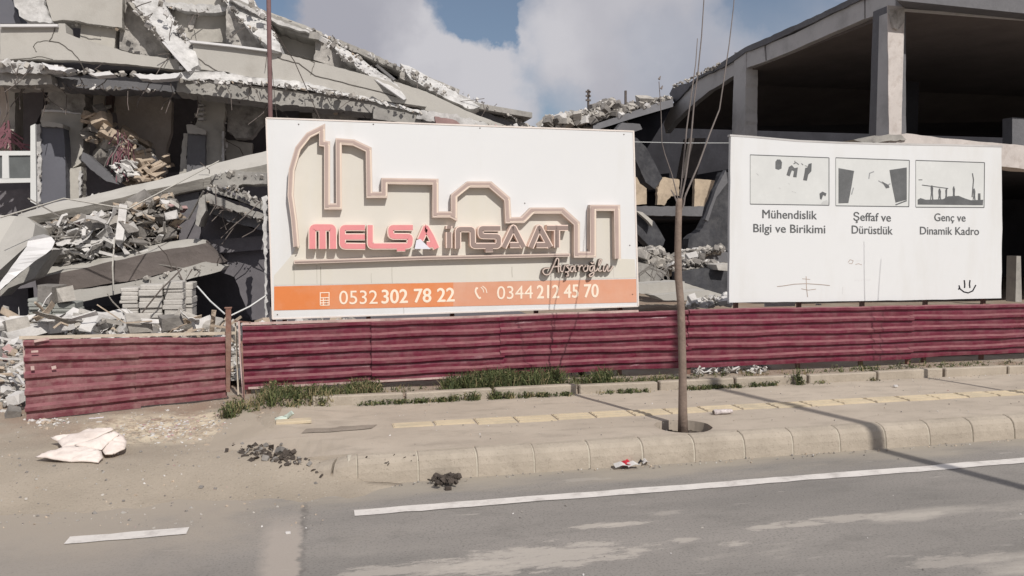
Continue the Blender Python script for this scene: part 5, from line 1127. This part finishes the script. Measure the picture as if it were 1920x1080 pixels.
# ------------------------------------------------------------------ gap between the boards: slabs and rubble
g4 = lambda x, y: (1180 + x / 5.4, 400 + y / 5.4)
def gapslab(pts, Y, d, m, label, r=.4):
    o = poly('fallen_slab', rag([g4(*p) for p in pts], r, 8), Y, d, m); tag(o, label, 'slab', ); return o
gapslab([(0, 480), (75, 490), (200, 520), (380, 600), (300, 690), (0, 715)], 14.2, .5, M_conc, 'grey slab lying beside the right edge of the advertising board')
gapslab([(0, 722), (475, 688), (560, 690), (560, 795), (130, 815), (0, 780)], 12.9, .5, M_tan, 'pale slab edge behind the young tree, left of its trunk')
gapslab([(515, 690), (770, 770), (640, 790), (540, 800)], 13.2, .4, M_tan, 'small pale wedge of slab just right of the tree trunk')
gapslab([(250, 830), (540, 800), (800, 778), (980, 832), (740, 850), (570, 882), (350, 882)], 12.6, .5, M_tan, 'lower pale slab passing behind the tree trunk')
gapslab([(520, 600), (780, 556), (1010, 590), (1040, 860), (960, 835), (760, 768), (530, 690)], 13.8, .4, mat('dark_slate_concrete', (.055, .056, .063), var=.4, scale=1.5, bump=.6, bscale=9, dust=(.12, .12, .125), dust_amt=.6, stain=(.03, .03, .033), stain_amt=.6), 'dark tilted slab between the tree trunk and the information board')
gapslab([(520, 430), (640, 410), (660, 440), (560, 470)], 14.8, .4, M_white, 'short white broken slab end right of the trunk')
gapslab([(740, 440), (960, 380), (1010, 400), (1010, 500), (840, 490)], 15.6, .5, M_dconc, 'dark ribbed slab under the white crumbled edge')
gapslab([(880, 520), (1010, 505), (1010, 585), (900, 575)], 13.6, .4, M_block, 'pale block end touching the left edge of the information board')
h = Heap()
rubble_px(h, 520, [g4(60, 370), g4(340, 390), g4(480, 590), g4(60, 500)], (14.4, 16), .24, (6, 4, .8, .5, 0), .5)
rubble_px(h, 90, [g4(180, 345), g4(310, 350), g4(330, 430), g4(120, 430)], (15, 16), .22, (6, 4, 1, 0, 0), .5)
rubble_px(h, 300, [g4(520, 390), g4(940, 345), g4(950, 385), g4(520, 450)], (15, 16), .2, (5, 4, 2.5, 0, 0), .5)
rubble_px(h, 330, [g4(530, 480), g4(850, 490), g4(990, 580), g4(540, 600)], (14.0, 15), .22, (5, 5, 1.2, 0, 0), .6)
rubble_px(h, 110, [g4(640, 870), g4(1010, 840), g4(1010, 930), g4(600, 930)], (12, 12.8), .24, (2, 1, 6, 0, 0), .5)
rubble_px(h, 240, [g4(0, 470), g4(1040, 470), g4(1040, 560), g4(0, 560)], (16, 18), .5, (5, 3, 1, 0, 0), .5)
for i in range(14):
    a = P(*g4(random.uniform(200, 460), random.uniform(480, 560)), 14.2); b = a + Vector((random.gauss(0, .2), 0, -random.uniform(.15, .45))); vs, fs = tube_geo([a, (a + b) / 2 + Vector((random.gauss(0, .1), 0, .03)), b], .012, 4); h.add(vs, fs, 1)
tag(h.build('rubble', RUBM), 'crumbled concrete heap between the two boards behind the tree', 'rubble', kind='stuff')
mesh('x', [], [], None) if False else None

# ------------------------------------------------------------------ right ruined building frame
XC, YC = 12.6, 15.5
def PX(x, y, X):
    d = rayd(x, y); return Vector((0, 0, CAMH)) + d * (X / d.x)
M_navy = mat('unlit_interior_concrete', (.04, .04, .048), var=.3, scale=1.2, bump=.3, bscale=8)  # interior darkness of the right building put into the colour
RB = empty('ruined_building', (XC, YC, .3), 'roofless looking concrete frame building with a sagging floor, corner column and dark interior', 'building')
def side(name, pts, X, th, m, ragged=0, step=8, label=None):
    if ragged: pts = rag(pts, ragged, step)
    v = [PX(p[0], p[1], X) for p in pts]; n = len(v); e = Vector((th, 0, 0)); bm = bmesh.new(); a = [bm.verts.new(q) for q in v]; b = [bm.verts.new(q + e) for q in v]
    for t in tessellate_polygon([[Vector((p[0], -p[1], 0)) for p in pts]]):
        bm.faces.new([a[k] for k in t]); bm.faces.new([b[k] for k in t][::-1])
    for i in range(n): bm.faces.new((a[(i + 1) % n], a[i], b[i], b[(i + 1) % n]))
    bmesh.ops.recalc_face_normals(bm, faces=bm.faces[:])
    me = bpy.data.meshes.new(name); bm.to_mesh(me); bm.free(); o = link(name, me, m); adopt(o, RB)
    if label: o['label'] = label
    return o
ZB = P(1680, 18, YC).z; ZS = P(1690, 258, YC).z
# roof / ceiling slab and floor slab
Yd = 24.0
RB_vs = [(XC + .2, YC + .15, ZB + .06), (44, YC + .15, ZB + .06), (44, 31, ZB + .06), (XC + .2, 24, ZB + .06)]
mesh('ceiling_slab', RB_vs + [(a, b, c + .3) for a, b, c in RB_vs], [(3, 2, 1, 0), (4, 5, 6, 7), (0, 1, 5, 4), (1, 2, 6, 5), (2, 3, 7, 6), (3, 0, 4, 7)], M_soff, RB)
# sagging part of ceiling behind the drooping fascia
e0, e1 = PX(1375, 128, XC + .15), PX(1246, 240, XC + .15)
vs = [e0, e1, e1 + Vector((26, 3, .6)), e0 + Vector((30, .3, -.3))]; mesh('ceiling_slab', vs + [v + Vector((0, 0, .3)) for v in vs], [(3, 2, 1, 0), (4, 5, 6, 7), (0, 1, 5, 4), (1, 2, 6, 5), (2, 3, 7, 6), (3, 0, 4, 7)], M_soff, RB)
side('fascia_panel', [(1679, -40), (1679, 18), (1623, 35), (1623, -40)], XC, .2, M_fascia)
side('fascia_panel', [(1620, -3), (1620, 35.5), (1478, 98), (1438, 114), (1436, 84), (1490, 63)], XC, .2, M_fascia, .2, 20)
side('fascia_panel', [(1433, 85), (1435, 115), (1398, 128), (1400, 96)], XC, .2, M_fascia, .2)
side('fascia_panel', [(1376, 112), (1376, 142), (1330, 170), (1300, 195), (1270, 224), (1248, 250), (1244, 232), (1258, 200), (1280, 177), (1305, 150), (1340, 133)], XC + .02, .2, M_fascia, .5, 9)
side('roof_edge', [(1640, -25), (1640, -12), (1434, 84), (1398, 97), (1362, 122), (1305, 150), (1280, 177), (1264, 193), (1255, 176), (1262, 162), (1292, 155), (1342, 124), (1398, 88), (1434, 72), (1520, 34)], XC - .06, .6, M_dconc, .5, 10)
# columns
c0 = P(1680, 250, YC)
poly('column', [(1664, 10), (1696, 12), (1690, 255), (1667, 255)], YC, .02, M_wcol, RB, .3, 16)
side('column', [(1666, 10), (1637, 22), (1629, 258), (1667, 262)], XC - .02, .45, M_dconc, .2, 20)  # side face away from the sun, shade put into its dark colour
box('column_core', (c0.x + .03, YC + .28, (ZB + ZS) / 2), (.26, .5, ZB - ZS), M_fascia, RB)
poly('spalled_patch', [(1668, 18), (1696, 14), (1695, 42), (1684, 56), (1676, 52), (1672, 40)], YC - .06, .06, M_rough, RB, .9, 5)
side('column', [(1377, 98), (1399, 98), (1397, 260), (1372, 260)], XC - .02, .4, M_fascia, .2)
poly('column', [(1399, 118), (1413, 122), (1413, 262), (1396, 262)], 22.6, .3, M_dconc, RB, .2)
# front top beam (overhanging, its face tips down, shade put into its dark colour) and the white sill beam
vs = [P(1696, 15, YC + .1), P(1990, 52, YC + .1), P(1990, 10, YC + .1) , P(1696, -20, YC + .1)]
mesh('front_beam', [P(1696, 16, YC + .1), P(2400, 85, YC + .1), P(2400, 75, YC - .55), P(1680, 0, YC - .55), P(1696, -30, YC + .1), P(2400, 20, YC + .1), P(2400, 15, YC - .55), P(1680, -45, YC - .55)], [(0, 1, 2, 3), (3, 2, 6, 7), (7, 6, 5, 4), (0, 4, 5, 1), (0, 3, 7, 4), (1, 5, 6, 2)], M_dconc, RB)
box('ledge_strip', ((XC + 44) / 2, YC + .05, ZB + .02), (44 - XC, .06, .05), M_fascia, RB)
poly('sill_beam', [(1666, 256), (1700, 250), (1760, 258), (1920, 273), (2100, 292), (2400, 322), (2400, 360), (2100, 333), (1920, 317), (1878, 312), (1668, 290)], YC - .05, .5, M_wcol, RB, .5, 14)
poly('sill_rubble_edge', [(1600, 262), (1640, 254), (1690, 252), (1700, 262), (1620, 268)], YC - .1, .4, M_conc, RB, .8, 6)
FS = [(XC, YC + .45, ZS - .05), (44, YC + .45, ZS - .05), (44, 31, ZS - .05), (XC, 31, ZS - .05)]
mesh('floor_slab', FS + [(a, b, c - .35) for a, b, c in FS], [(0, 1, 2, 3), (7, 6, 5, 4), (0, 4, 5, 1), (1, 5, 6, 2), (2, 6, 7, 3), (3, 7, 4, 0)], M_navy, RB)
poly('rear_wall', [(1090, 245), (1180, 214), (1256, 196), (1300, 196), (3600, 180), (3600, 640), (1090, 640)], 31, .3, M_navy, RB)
box('far_side_wall', (44, 23, 4.5), (.3, 16, 9), M_navy, RB)
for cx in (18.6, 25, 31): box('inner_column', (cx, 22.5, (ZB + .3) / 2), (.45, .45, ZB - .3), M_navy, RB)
poly('column', [(1906, 480), (1914, 480), (1916, 566), (1904, 566)], 17, .3, M_conc, RB)
poly('column', [(1898, 220), (1925, 222), (1925, 275), (1898, 272)], 17, .3, M_dconc, RB)
k3 = lambda x, y: (1000 + x / 3.6, 120 + y / 3.6)
poly('column', [k3(1050, 500), k3(1165, 500), k3(1100, 770), k3(1000, 770)], 24, .4, mat('brown_grey_column', (.085, .075, .07)), RB)
poly('infill_panel', [k3(600, 755), k3(765, 770), k3(765, 945), k3(600, 960)], 22, .15, M_brown, RB, .4)
poly('infill_panel', [k3(870, 765), k3(985, 780), k3(985, 890), k3(930, 890), k3(885, 955), k3(835, 950), k3(838, 840)], 22, .15, M_brown, RB, .7, 5)
poly('infill_panel', [k3(1090, 775), k3(1235, 787), k3(1200, 962), k3(1085, 962)], 22, .15, M_brown, RB, .4)
poly('slab_edge', [k3(600, 960), k3(1290, 962), k3(1280, 1030), k3(600, 1020)], 21.9, .4, M_dconc, RB, .4)
slab('floor_slab', P(1150, 400, 22.4).x, XC + 2, 22.35, 30.8, P(1200, 392, 22.4).z, P(1340, 392, 22.4).z, .3, M_navy, RB)
# hanging roof slab with rubble on it and fallen members (separate things)
def member(pts, Y, d, m, label, name='fallen_column', cat='column', r=.4):
    o = poly(name, rag(pts, r, 9), Y, d, m); return tag(o, label, cat)
M_dslate = mat('dark_slate_concrete', (.055, .056, .063), var=.4, scale=1.5, bump=.6, bscale=9, dust=(.12, .12, .125), dust_amt=.6, stain=(.03, .03, .033), stain_amt=.6)
mh = mesh('hanging_slab', [P(1112, 234, 21.5), P(1180, 211, 21.5), P(1240, 191, 21.5), P(1262, 186, 21.5), P(1262, 200, 21.4), P(1180, 224, 21.4), P(1112, 246, 21.4),
                          P(1085, 244, 31), P(1180, 210, 31), P(1240, 190, 31), P(1262, 184, 31), P(1262, 200, 30.8), P(1180, 224, 30.8), P(1085, 250, 30.8)],
          [(0, 1, 5, 6), (1, 2, 3, 4, 5), (0, 7, 8, 1), (1, 8, 9, 2), (2, 9, 10, 3), (6, 5, 12, 13), (5, 4, 11, 12), (3, 10, 11, 4), (0, 6, 13, 7)], M_dconc); tag(mh, 'hanging dark roof slab sloping down toward the advertising board', 'slab')
member([k3(600, 395), k3(720, 405), k3(735, 440), k3(640, 470), k3(560, 440)], 21, .3, M_dconc, 'dark torn soffit piece below the hanging slab', 'fallen_slab', 'slab')
member([k3(640, 480), k3(700, 500), k3(760, 560), k3(872, 770), k3(820, 845), k3(760, 800), k3(690, 650), k3(640, 600)], 19.5, .4, M_dslate, 'dark diagonal column leaning from the right edge of the advertising board')
member([g4(0, -20), g4(80, -20), g4(250, 80), g4(362, 270), g4(340, 330), g4(200, 330), g4(60, 190), g4(0, 100)], 18.2, .4, M_dslate, 'broad fallen column lying above the crumbled heap, left of the tree')
member([g4(60, -30), g4(135, -10), g4(236, 75), g4(232, 132), g4(190, 80)], 18.0, .15, M_tan2, 'sunlit edge of the broad fallen column built as a pale strip', 'lit_edge_strip', 'concrete strip')  # light on the column's edge put into a pale strip
member([k3(1290, 725), k3(1330, 735), k3(1330, 1260), k3(1040, 1260), k3(1050, 1180), k3(1140, 1110), k3(1170, 1050), k3(1210, 930), k3(1240, 850)], 18.4, .35, M_dslate, 'dark bent wall slab leaning behind the left edge of the information board', 'fallen_slab', 'slab', .6)
member([k3(1300, 715), k3(1312, 800), k3(1235, 900), k3(1180, 1062), k3(1160, 1050), k3(1205, 930), k3(1240, 830)], 18.1, .15, M_dconc, 'grey bent edge beam along the leaning dark wall slab', 'fallen_beam', 'beam', .3)
h = Heap()
rubble_px(h, 1500, [(1024, 224), (1120, 206), (1190, 206), (1024, 248)], (21.5, 30), .36, (6, 4, 1.5, .3, 0), .4)
rubble_px(h, 420, [(1118, 196), (1150, 190), (1175, 205), (1100, 234)], (21.5, 26), .36, (4, 6, 1, 0, 0), .4)
rubble_px(h, 600, [(1150, 204), (1255, 184), (1250, 190), (1150, 222)], (21.5, 27), .3, (6, 3, 2, 0, 0), .4)
rubble_px(h, 300, [(1020, 235), (1110, 230), (1130, 260), (1020, 260)], (22, 30), .8, (6, 3, 2, 0, 0), .3)
rods(h, 12, [(1030, 215), (1200, 190), (1200, 225), (1030, 240)], (21, 24), 1, .015, .3)
rubble_px(h, 60, [(1262, 160), (1350, 118), (1350, 122), (1262, 166)], (23, 26), .16, (4, 5, 1, 0, 0), .3)
tag(h.build('rubble', RUBM), 'grey rubble heaped on the hanging roof slab against the sky', 'rubble', kind='stuff')
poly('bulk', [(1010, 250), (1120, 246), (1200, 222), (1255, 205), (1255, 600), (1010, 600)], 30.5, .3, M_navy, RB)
for (x, y0, y1, Y, r, lab) in ((1103, 168, 225, 24, .035, 'dark notched steel bar standing on the roof rubble, leftmost of three'), (1173, 170, 215, 24, .04, 'short plain dark bar standing on the roof rubble, middle one of three'), ):
    e = empty('standing_bar', P(x, y1, Y), lab, 'bar'); tube('bar_shaft', [P(x, y0, Y), P(x, y1 + 12, Y)], r, M_rebar, e, 6)
    if x == 1103:
        for yy in (172, 180, 188): box('notch', P(x, yy, Y - .03), (.16, .05, .05), M_rebar, e)
        box('notch', P(1104, 176, Y - .03), (.05, .05, .2), M_rebar, e)
o = tube('thin_wire', [P(1188, 266, 12.5), P(1280, 268, 12.5), P(1372, 268, 12.5)], .008, M_galv, None, 4); tag(o, 'thin wire stretched across the gap between the two boards', 'wire')
# things seen in the slit under the second board
tag(box('torn_board_strip', P(1462, 571, 9.75), (.46, .02, .05), M_rubw), 'white strip showing under the information board, left of its middle', 'board strip')
for x, lab in ((1534, 'small white crumpled scrap under the information board'), ): chunk_thing('rubble_chunk', P(x, 571, 9.8), .09, M_rubw, lab, 'rubble chunk', flat=True)
# ------------------------------------------------------------------ litter
def cloth_geo(pts, zs, puff=.05, lift=.0):
    if lift: puff *= .5
    bm = bmesh.new(); vv = [bm.verts.new(G(x, y, z if not lift else gz(G(x, y, .1).x, G(x, y, .1).y) + z * .38)) for (x, y), z in zip(pts, zs)]
    f = bm.faces.new(vv); bmesh.ops.triangulate(bm, faces=[f]); 
    for _ in range(3): bmesh.ops.subdivide_edges(bm, edges=bm.edges[:], cuts=1, use_grid_fill=True)
    bm.verts.ensure_lookup_table()
    bd = [v.co.copy() for v in bm.verts if any(e.is_boundary for e in v.link_edges)]
    for v in bm.verts:
        d = min((v.co - b).length for b in bd)
        v.co.z += lift + puff * (1 - math.exp(-d / .06)) + (.022 * fbm(v.co.x * 8, v.co.y * 14, 2) + .012 * abs(fbm(v.co.x * 20, v.co.y * 26, 5))) * min(1, d / .03 + .2)
    bmesh.ops.recalc_face_normals(bm, faces=bm.faces[:])
    for f in bm.faces: f.smooth = True
    return bm
def cloth(name, pts, zs, puff, m, label, cat, parent=None):
    bm = cloth_geo(pts, zs, puff, .006 if parent else 0); me = bpy.data.meshes.new(name); bm.to_mesh(me); bm.free(); o = link(name, me, m)
    md = o.modifiers.new('thickness', 'SOLIDIFY'); md.thickness = .012; md.offset = -1
    if parent: return adopt(o, parent)
    return tag(o, label, cat)
cl = empty('crumpled_sheet', G(150, 850, .06), 'crumpled dirty white sheet lying on the dirt in front of the short red fence', 'sheet')
cloth('sheet_fold', [(67, 857), (95, 848), (118, 841), (142, 840), (170, 842), (190, 847), (193, 859), (184, 867), (133, 867), (100, 862)], [.05, .07, .09, .1, .1, .1, .07, .04, .04, .05], .07, M_cloth, '', '', cl)
cloth('sheet_fold', [(95, 824), (150, 815), (207, 804), (213, 808), (180, 824), (148, 838), (118, 842), (108, 829)], [.1, .14, .2, .22, .16, .12, .10, .1], .06, M_cloth, '', '', cl)
cloth('sheet_fold', [(186, 838), (222, 815), (232, 822), (237, 832), (234, 844), (213, 854), (197, 855)], [.07, .16, .14, .1, .06, .05, .05], .05, M_cloth, '', '', cl)
cloth('sheet_fold', [(140, 838), (180, 826), (216, 812), (224, 817), (204, 832), (190, 846), (165, 843)], [.12, .18, .22, .2, .14, .1, .1], .05, M_cloth, '', '', cl)
o = poly('plastic_scrap', rag([(166, 784), (194, 782), (193, 790), (188, 806), (174, 806), (175, 794)], .4, 5), 8.66, .01, mat('lilac_plastic', (.62, .60, .68), var=.06)); tag(o, 'pale lilac plastic scrap hanging at the foot of the short red fence', 'plastic scrap')
def crumple(name, px, py, z, s, m, label, cat, squash=(1, .6, .5), n=3):
    e = Heap(); p = G(px, py, z)
    for i in range(n):
        c = random.choice(CH); Mx = Matrix.Diagonal((squash[0] * s, squash[1] * s, squash[2] * s)); o_ = Vector((random.uniform(-.3, .3) * s, random.uniform(-.2, .2) * s, s * squash[2] * .3)); e.add([p + o_ + Mx @ v for v in c[0]], c[1], 0)
    o = mesh(name, e.v, e.f, m); return tag(o, label, cat)
cp = empty('crushed_can', G(1352, 778, .22), 'crushed pale drink can lying on the pavement right of the tree pit', 'can')
p = G(1338, 778, .22); q = G(1372, 776, .22); p.z = q.z = .255
vs, fs = tube_geo([p, p + (q - p) * .1, p + (q - p) * .4, p + (q - p) * .7, q], [.026, .034, .027, .033, .024], 12)
vs = [Vector((v.x, v.y, .222 + (v.z - .222) * .8)) + Vector((0, 0, .004 * fbm(v.x * 40, v.y * 40))) for v in vs]; M_can = mat('faded_can_print', (.55, .50, .49), var=.3, scale=25, rough=.4, stain=(.25, .2, .2), stain_amt=.7, sscale=18)
mesh('can_body', vs, fs, M_can, cp, False); vs, fs = tube_geo([p - (q - p) * .03, p + (q - p) * .02], [.02, .026], 12); mesh('can_lid', [Vector((v.x, v.y, .222 + (v.z - .222) * .8)) for v in vs], fs, M_rebar, cp)
h = Heap()
for i in range(90):
    x = 838 + random.gauss(0, 13); y = 897 + random.gauss(0, 4) - (x - 838) * .15
    if 806 < x < 868: h.chunk(G(x, y, .015 + random.uniform(0, .05)), random.uniform(.02, .06), 0)
tag(mesh('leaf_clod', h.v, h.f, M_clod), 'dark clod of earth and leaves lying at the kerb foot', 'dirt clod', kind='stuff')
h = Heap()
for i in range(26): h.chunk((G(728, 876, .1).x + random.gauss(0, .11), 6.60 + random.uniform(-.05, .05), .19 + random.uniform(-.06, .02)), random.uniform(.012, .04), 0, flat=True)
tag(mesh('leaf_litter', h.v, h.f, M_clod), 'dark leaf litter stuck on the kerb left of the larger clod', 'leaf litter', kind='stuff')
tag(mesh('dirt_clod', *(lambda c, p_: ([p_ + v * .06 for v in c[0]], c[1]))(CH[9], G(840, 917, .01)), M_clod), 'tiny dark clod just below the larger clod on the road', 'dirt clod')
w = empty('wrapper', G(1183, 874, .01), 'red and white torn wrapper in the gutter', 'wrapper')
for (a, b, m_) in ((1152, 1178, M_rubw), (1165, 1180, M_red), (1176, 1200, M_rubw), (1196, 1206, M_black), (1204, 1216, M_rubw), (1168, 1186, M_red)):
    ya = 876 - (a - 1152) * .13 + random.uniform(-3, 2); p, q = G(a, ya, .02), G(b, ya - (b - a) * .13 + random.uniform(-2, 2), .03)
    v = [p + Vector((0, -.03, 0)), p + Vector((0, .03, .02)), (p + q) / 2 + Vector((0, .02, .04)), q + Vector((0, .03, 0)), q + Vector((0, -.025, .01)), (p + q) / 2 + Vector((0, -.03, .02))]
    o = mesh('wrapper_fold', v, [(0, 1, 2, 5), (5, 2, 3, 4)], m_, w); md = o.modifiers.new('thickness', 'SOLIDIFY'); md.thickness = .003
crumple('crumpled_paper', 1373, 857, .01, .085, M_rubw, 'white crumpled paper in the gutter below the tree', 'paper', (1.3, .5, .3), 4)
crumple('plaster_chip', 1678, 725, .23, .05, M_rubw, 'small white chip on the pavement beyond the yellow strip', 'chip', (1, .8, .6), 3)
crumple('plaster_chip', 540, 1000, .0, .035, M_rubw, 'white chip on the seam across the road', 'chip', (1, .8, .6), 2)
for (x, y) in ((535, 780), ):
    o = cloth('plastic_film', [(512, 788), (530, 782), (548, 771), (552, 776), (540, 786), (520, 792)], [.24, .27, .34, .33, .26, .24], .02, mat('pale_green_plastic', (.55, .62, .55), var=.1), 'pale green plastic film caught in the weeds', 'plastic film')
crumple('pebble', 70, 800, .12, .07, M_rubt, 'cream stone lying right under the left post of the short fence', 'stone', (1, .8, .5), 3)
crumple('pebble', 137, 869, .03, .07, M_rubw, 'white stone below the crumpled sheet', 'stone', (1, .8, .4), 2)
crumple('pebble', 120, 808, .13, .09, M_rubt, 'yellowish stone above the crumpled sheet', 'stone', (1, .8, .5), 3)
h = Heap()
for i in range(150):
    t = random.random(); x = 432 + 170 * t + random.gauss(0, 8); y = 858 + 32 * t + random.gauss(0, 5); 
    if random.random() < .6: x = random.gauss(random.choice([470, 492, 520, 540]), 9); y = random.gauss(868 + (x - 480) * .12, 5)
    p = G(x, y, .09); h.chunk((p.x, p.y, max(gfull(p.x, p.y) if p.y > 6.2 else 0, 0) + .004), random.uniform(.012, .05) * (2 if random.random() < .2 else 1), random.choice([0, 0, 1]))
tag(h.build('earth_clods', [M_clod, M_rubd]), 'trail of dark earth clods on the dust left of the kerb end', 'debris', kind='stuff')
h = Heap()
for i in range(1300):
    x = random.uniform(-60, 620); y = 770 + 200 * random.random() ** 1.8; p = G(x, y, .08); z = gz(p.x, p.y)
    if p.y > 9.2 or (p.x > -.4 and p.y > 6.6): continue
    p = Vector((p.x, p.y, max(z, 0))); s_ = random.choice([.008, .013, .022]) * random.uniform(.6, 1.3) * (1.6 if random.random() < .06 else 1); h.chunk(p, s_, rmi((5, 4, .8, 2.5, .2)))
for i in range(600):
    x = random.gauss(335, 58); y = random.gauss(808, 9) - (x - 330) * .03; p = G(x, y, .16); h.chunk((p.x, p.y, gz(p.x, p.y)), random.uniform(.015, .06), random.choices([2, 3, 4, 0], [2, 5, .6, 1])[0], flat=True, tilt=.3)
for i in range(90):
    x = random.gauss(90, 16); y = random.gauss(803, 6); p = G(x, y, .14); h.chunk((p.x, p.y, gz(p.x, p.y)), random.uniform(.015, .05), random.choices([2, 3], [3, 2])[0])
for i in range(420):
    X_ = random.uniform(.3, 9.5); Y_ = random.choice([random.uniform(6.42, 6.54), random.gauss(6.5, .03), random.uniform(8.6, 8.73)]); h.chunk((X_, Y_, .003 if Y_ < 6.6 else .222), random.uniform(.008, .022), rmi((3, 5, 1.2, 2, .1)))
for i in range(120):
    X_ = random.uniform(-1, 7); Y_ = random.uniform(3.2, 8.5); h.chunk((X_, Y_, .22 if Y_ > 6.75 else .004) , random.uniform(.008, .02), rmi((3, 4, 3, 1, .1))) if not 6.5 < Y_ < 6.78 and X_ > .4 else None
for i in range(260):
    X_ = random.uniform(.4, 9); Y_ = random.uniform(6.8, 8.68); h.chunk((X_, Y_, .224), random.uniform(.005, .016), rmi((3, 4, 2, 1, .1)))
tag(h.build('gravel', RUBM), 'small stones, crumbs and plaster flakes scattered on the dust and kerb', 'gravel', kind='stuff')
# debris under the long fence right of the tree
h = Heap()
for i in range(110):
    x = random.uniform(1300, 1440) ; p = P(x, 700 - (x - 1300) * .05, random.uniform(9.3, 9.7)); h.chunk((p.x, p.y, .29 + random.uniform(-.02, .06)), random.uniform(.04, .12), rmi((3, 4, 3, 0, 0)), flat=True)
tag(h.build('rubble', RUBM), 'scraps pushed out under the long fence right of the tree', 'rubble', kind='stuff')

# ------------------------------------------------------------------ weeds and grass
def blades(h, p, n, hgt, spread, mi=None):
    for i in range(n):
        a = random.uniform(0, 6.28); r = abs(random.gauss(0, spread)); b = Vector((p[0] + r * math.cos(a), p[1] + r * math.sin(a) * .6, p[2]))
        hh = hgt * random.uniform(.4, 1.2); lean = Vector((random.gauss(0, .35), random.gauss(0, .35), 1)).normalized() * hh
        w_ = random.uniform(.003, .007); side_ = Vector((math.cos(a + 1.3), math.sin(a + 1.3), 0)) * w_
        m_ = mi if mi is not None else random.choices([0, 1, 2], [5, 4, 1.2])[0]
        tip = b + lean + Vector((random.gauss(0, .2), random.gauss(0, .2), -.15)) * hh * .6
        h.add([b - side_, b + side_, b + lean * .6 + side_ * .8, b + lean * .6 - side_ * .8, tip], [(0, 1, 2, 3), (3, 2, 4)], m_)
def leaves(h, p, n, hgt, spread):
    for i in range(n):
        a = random.uniform(0, 6.28); r = abs(random.gauss(0, spread)); c = Vector((p[0] + r * math.cos(a), p[1] + r * math.sin(a) * .6, p[2] + random.random() ** 1.4 * hgt))
        u = Vector((random.gauss(0, 1), random.gauss(0, 1), random.gauss(0, .5))).normalized(); v = u.cross(Vector((random.gauss(0, .5), random.gauss(0, .5), 1))).normalized(); l = random.uniform(.007, .024)
        h.add([c - u * l, c + v * l * .45, c + u * l, c - v * l * .45], [(0, 1, 2, 3)], random.choices([0, 1, 2], [5, 4, .8])[0])
GM = [M_leafd, M_leaf, M_leafy]
h = Heap()
for i in range(210):    # behind the edging, from x 840 to 1140
    X_ = random.uniform(P(835, 720, 9).x, P(1150, 700, 9).x); Y_ = random.uniform(8.9, 9.36); dens = ss(-.3, .3, fbm(X_ * 2.3, Y_ * 2, 2))
    if dens < .25 and random.random() < .7: continue
    blades(h, (X_, Y_, .24), int(12 + 18 * dens), .12 + .14 * dens, .06); leaves(h, (X_, Y_, .24), 26, .13 + .09 * dens, .07)
for i in range(90):
    X_ = random.uniform(P(1150, 700, 9).x, P(1300, 700, 9).x); Y_ = random.uniform(8.9, 9.3); blades(h, (X_, Y_, .24), 6, .09, .05); leaves(h, (X_, Y_, .24), 8, .06, .05)
tag(h.build('grass', GM), 'dark green grass growing between the edging and the long red fence', 'grass', kind='stuff')
h = Heap()
for i in range(300):
    X_ = random.uniform(P(1620, 680, 9).x, 16); Y_ = random.uniform(8.9, 9.36); blades(h, (X_, Y_, .24), 8, .07 + .04 * max(0, fbm(X_, 1)), .06); leaves(h, (X_, Y_, .24), 12, .07, .06)
tag(h.build('grass', GM), 'low green grass along the fence foot at the far right', 'grass', kind='stuff')
h = Heap()
for i in range(300):    # weeds in front of the fence's left end
    t = random.random(); x = 425 + 290 * t; y = 792 - 40 * t - 22 * random.random() * (1 if t > .2 else .5); p = G(x, y, .2); p.z = max(gz(p.x, p.y), .20)
    d = min(1, max(0, .5 + 1.1 * fbm(p.x * 3.2, p.y * 5, 8)))
    if d < .42 and random.random() < .85: continue
    blades(h, p, int(4 + 9 * d), .08 + .13 * d, .04, random.choice([None, None, 2])); leaves(h, p, int(5 + 20 * d), .05 + .13 * d, .05)
for i in range(330):    # joint between the pavement and the edging
    X_ = random.uniform(.4, 5.4); 
    if fbm(X_ * 1.9, 7) < -.22: continue
    q_ = 1 + 1.2 * max(0, fbm(X_ * .8, 17)); blades(h, (X_, 8.71 + random.uniform(-.06, .0), .22), 5, .06 * q_, .03, random.choice([0, 1, 2])); leaves(h, (X_, 8.70 + random.uniform(-.07, 0), .22), 9, .05 * q_, .03)
for i in range(190):
    X_ = random.uniform(-.7, 8.5); Y_ = random.uniform(8.86, 9.34); k_ = random.random(); blades(h, (X_, Y_, gz(X_, Y_)), 4, .04 + .09 * k_, .04, random.choice([0, 1, 2, 2])); leaves(h, (X_, Y_, gz(X_, Y_)), int(4 + 9 * k_), .03 + .06 * k_, .05)
for x in (1440, 1500, 1640, 1540, 1420):
    p = G(x, 722 - (x - 1400) * .03, .22); leaves(h, (p.x, 8.69, .22), 40, .05, .07); blades(h, (p.x, 8.69, .22), 10, .06, .05, 2)
tag(h.build('weeds', GM), 'scrubby weeds along the edging and at the left end of the long fence', 'weeds', kind='stuff')
def weed(px, py, z, hh, label):
    p = G(px, py, z); e = empty('weed_plant', (p.x, p.y, z - .02), label, 'weed'); h = Heap(); blades(h, p, 34, hh, .03); o = h.build('stems', GM, e); o['kind'] = 'stuff'
    h = Heap(); leaves(h, p, 130, hh * .8, .06); o = h.build('leaves', GM, e); o['kind'] = 'stuff'
weed(1497, 722, .22, .26, 'tall leafy weed at the edging below the information board')
weed(560, 768, .2, .2, 'bushy dark weed near the left end of the long fence')
weed(240 + 240, 782, .2, .12, 'low weed tuft at the foot of the rusty post gap')
weed(1090, 706, .27, .22, 'tall grass tuft where the tree shadow meets the fence')
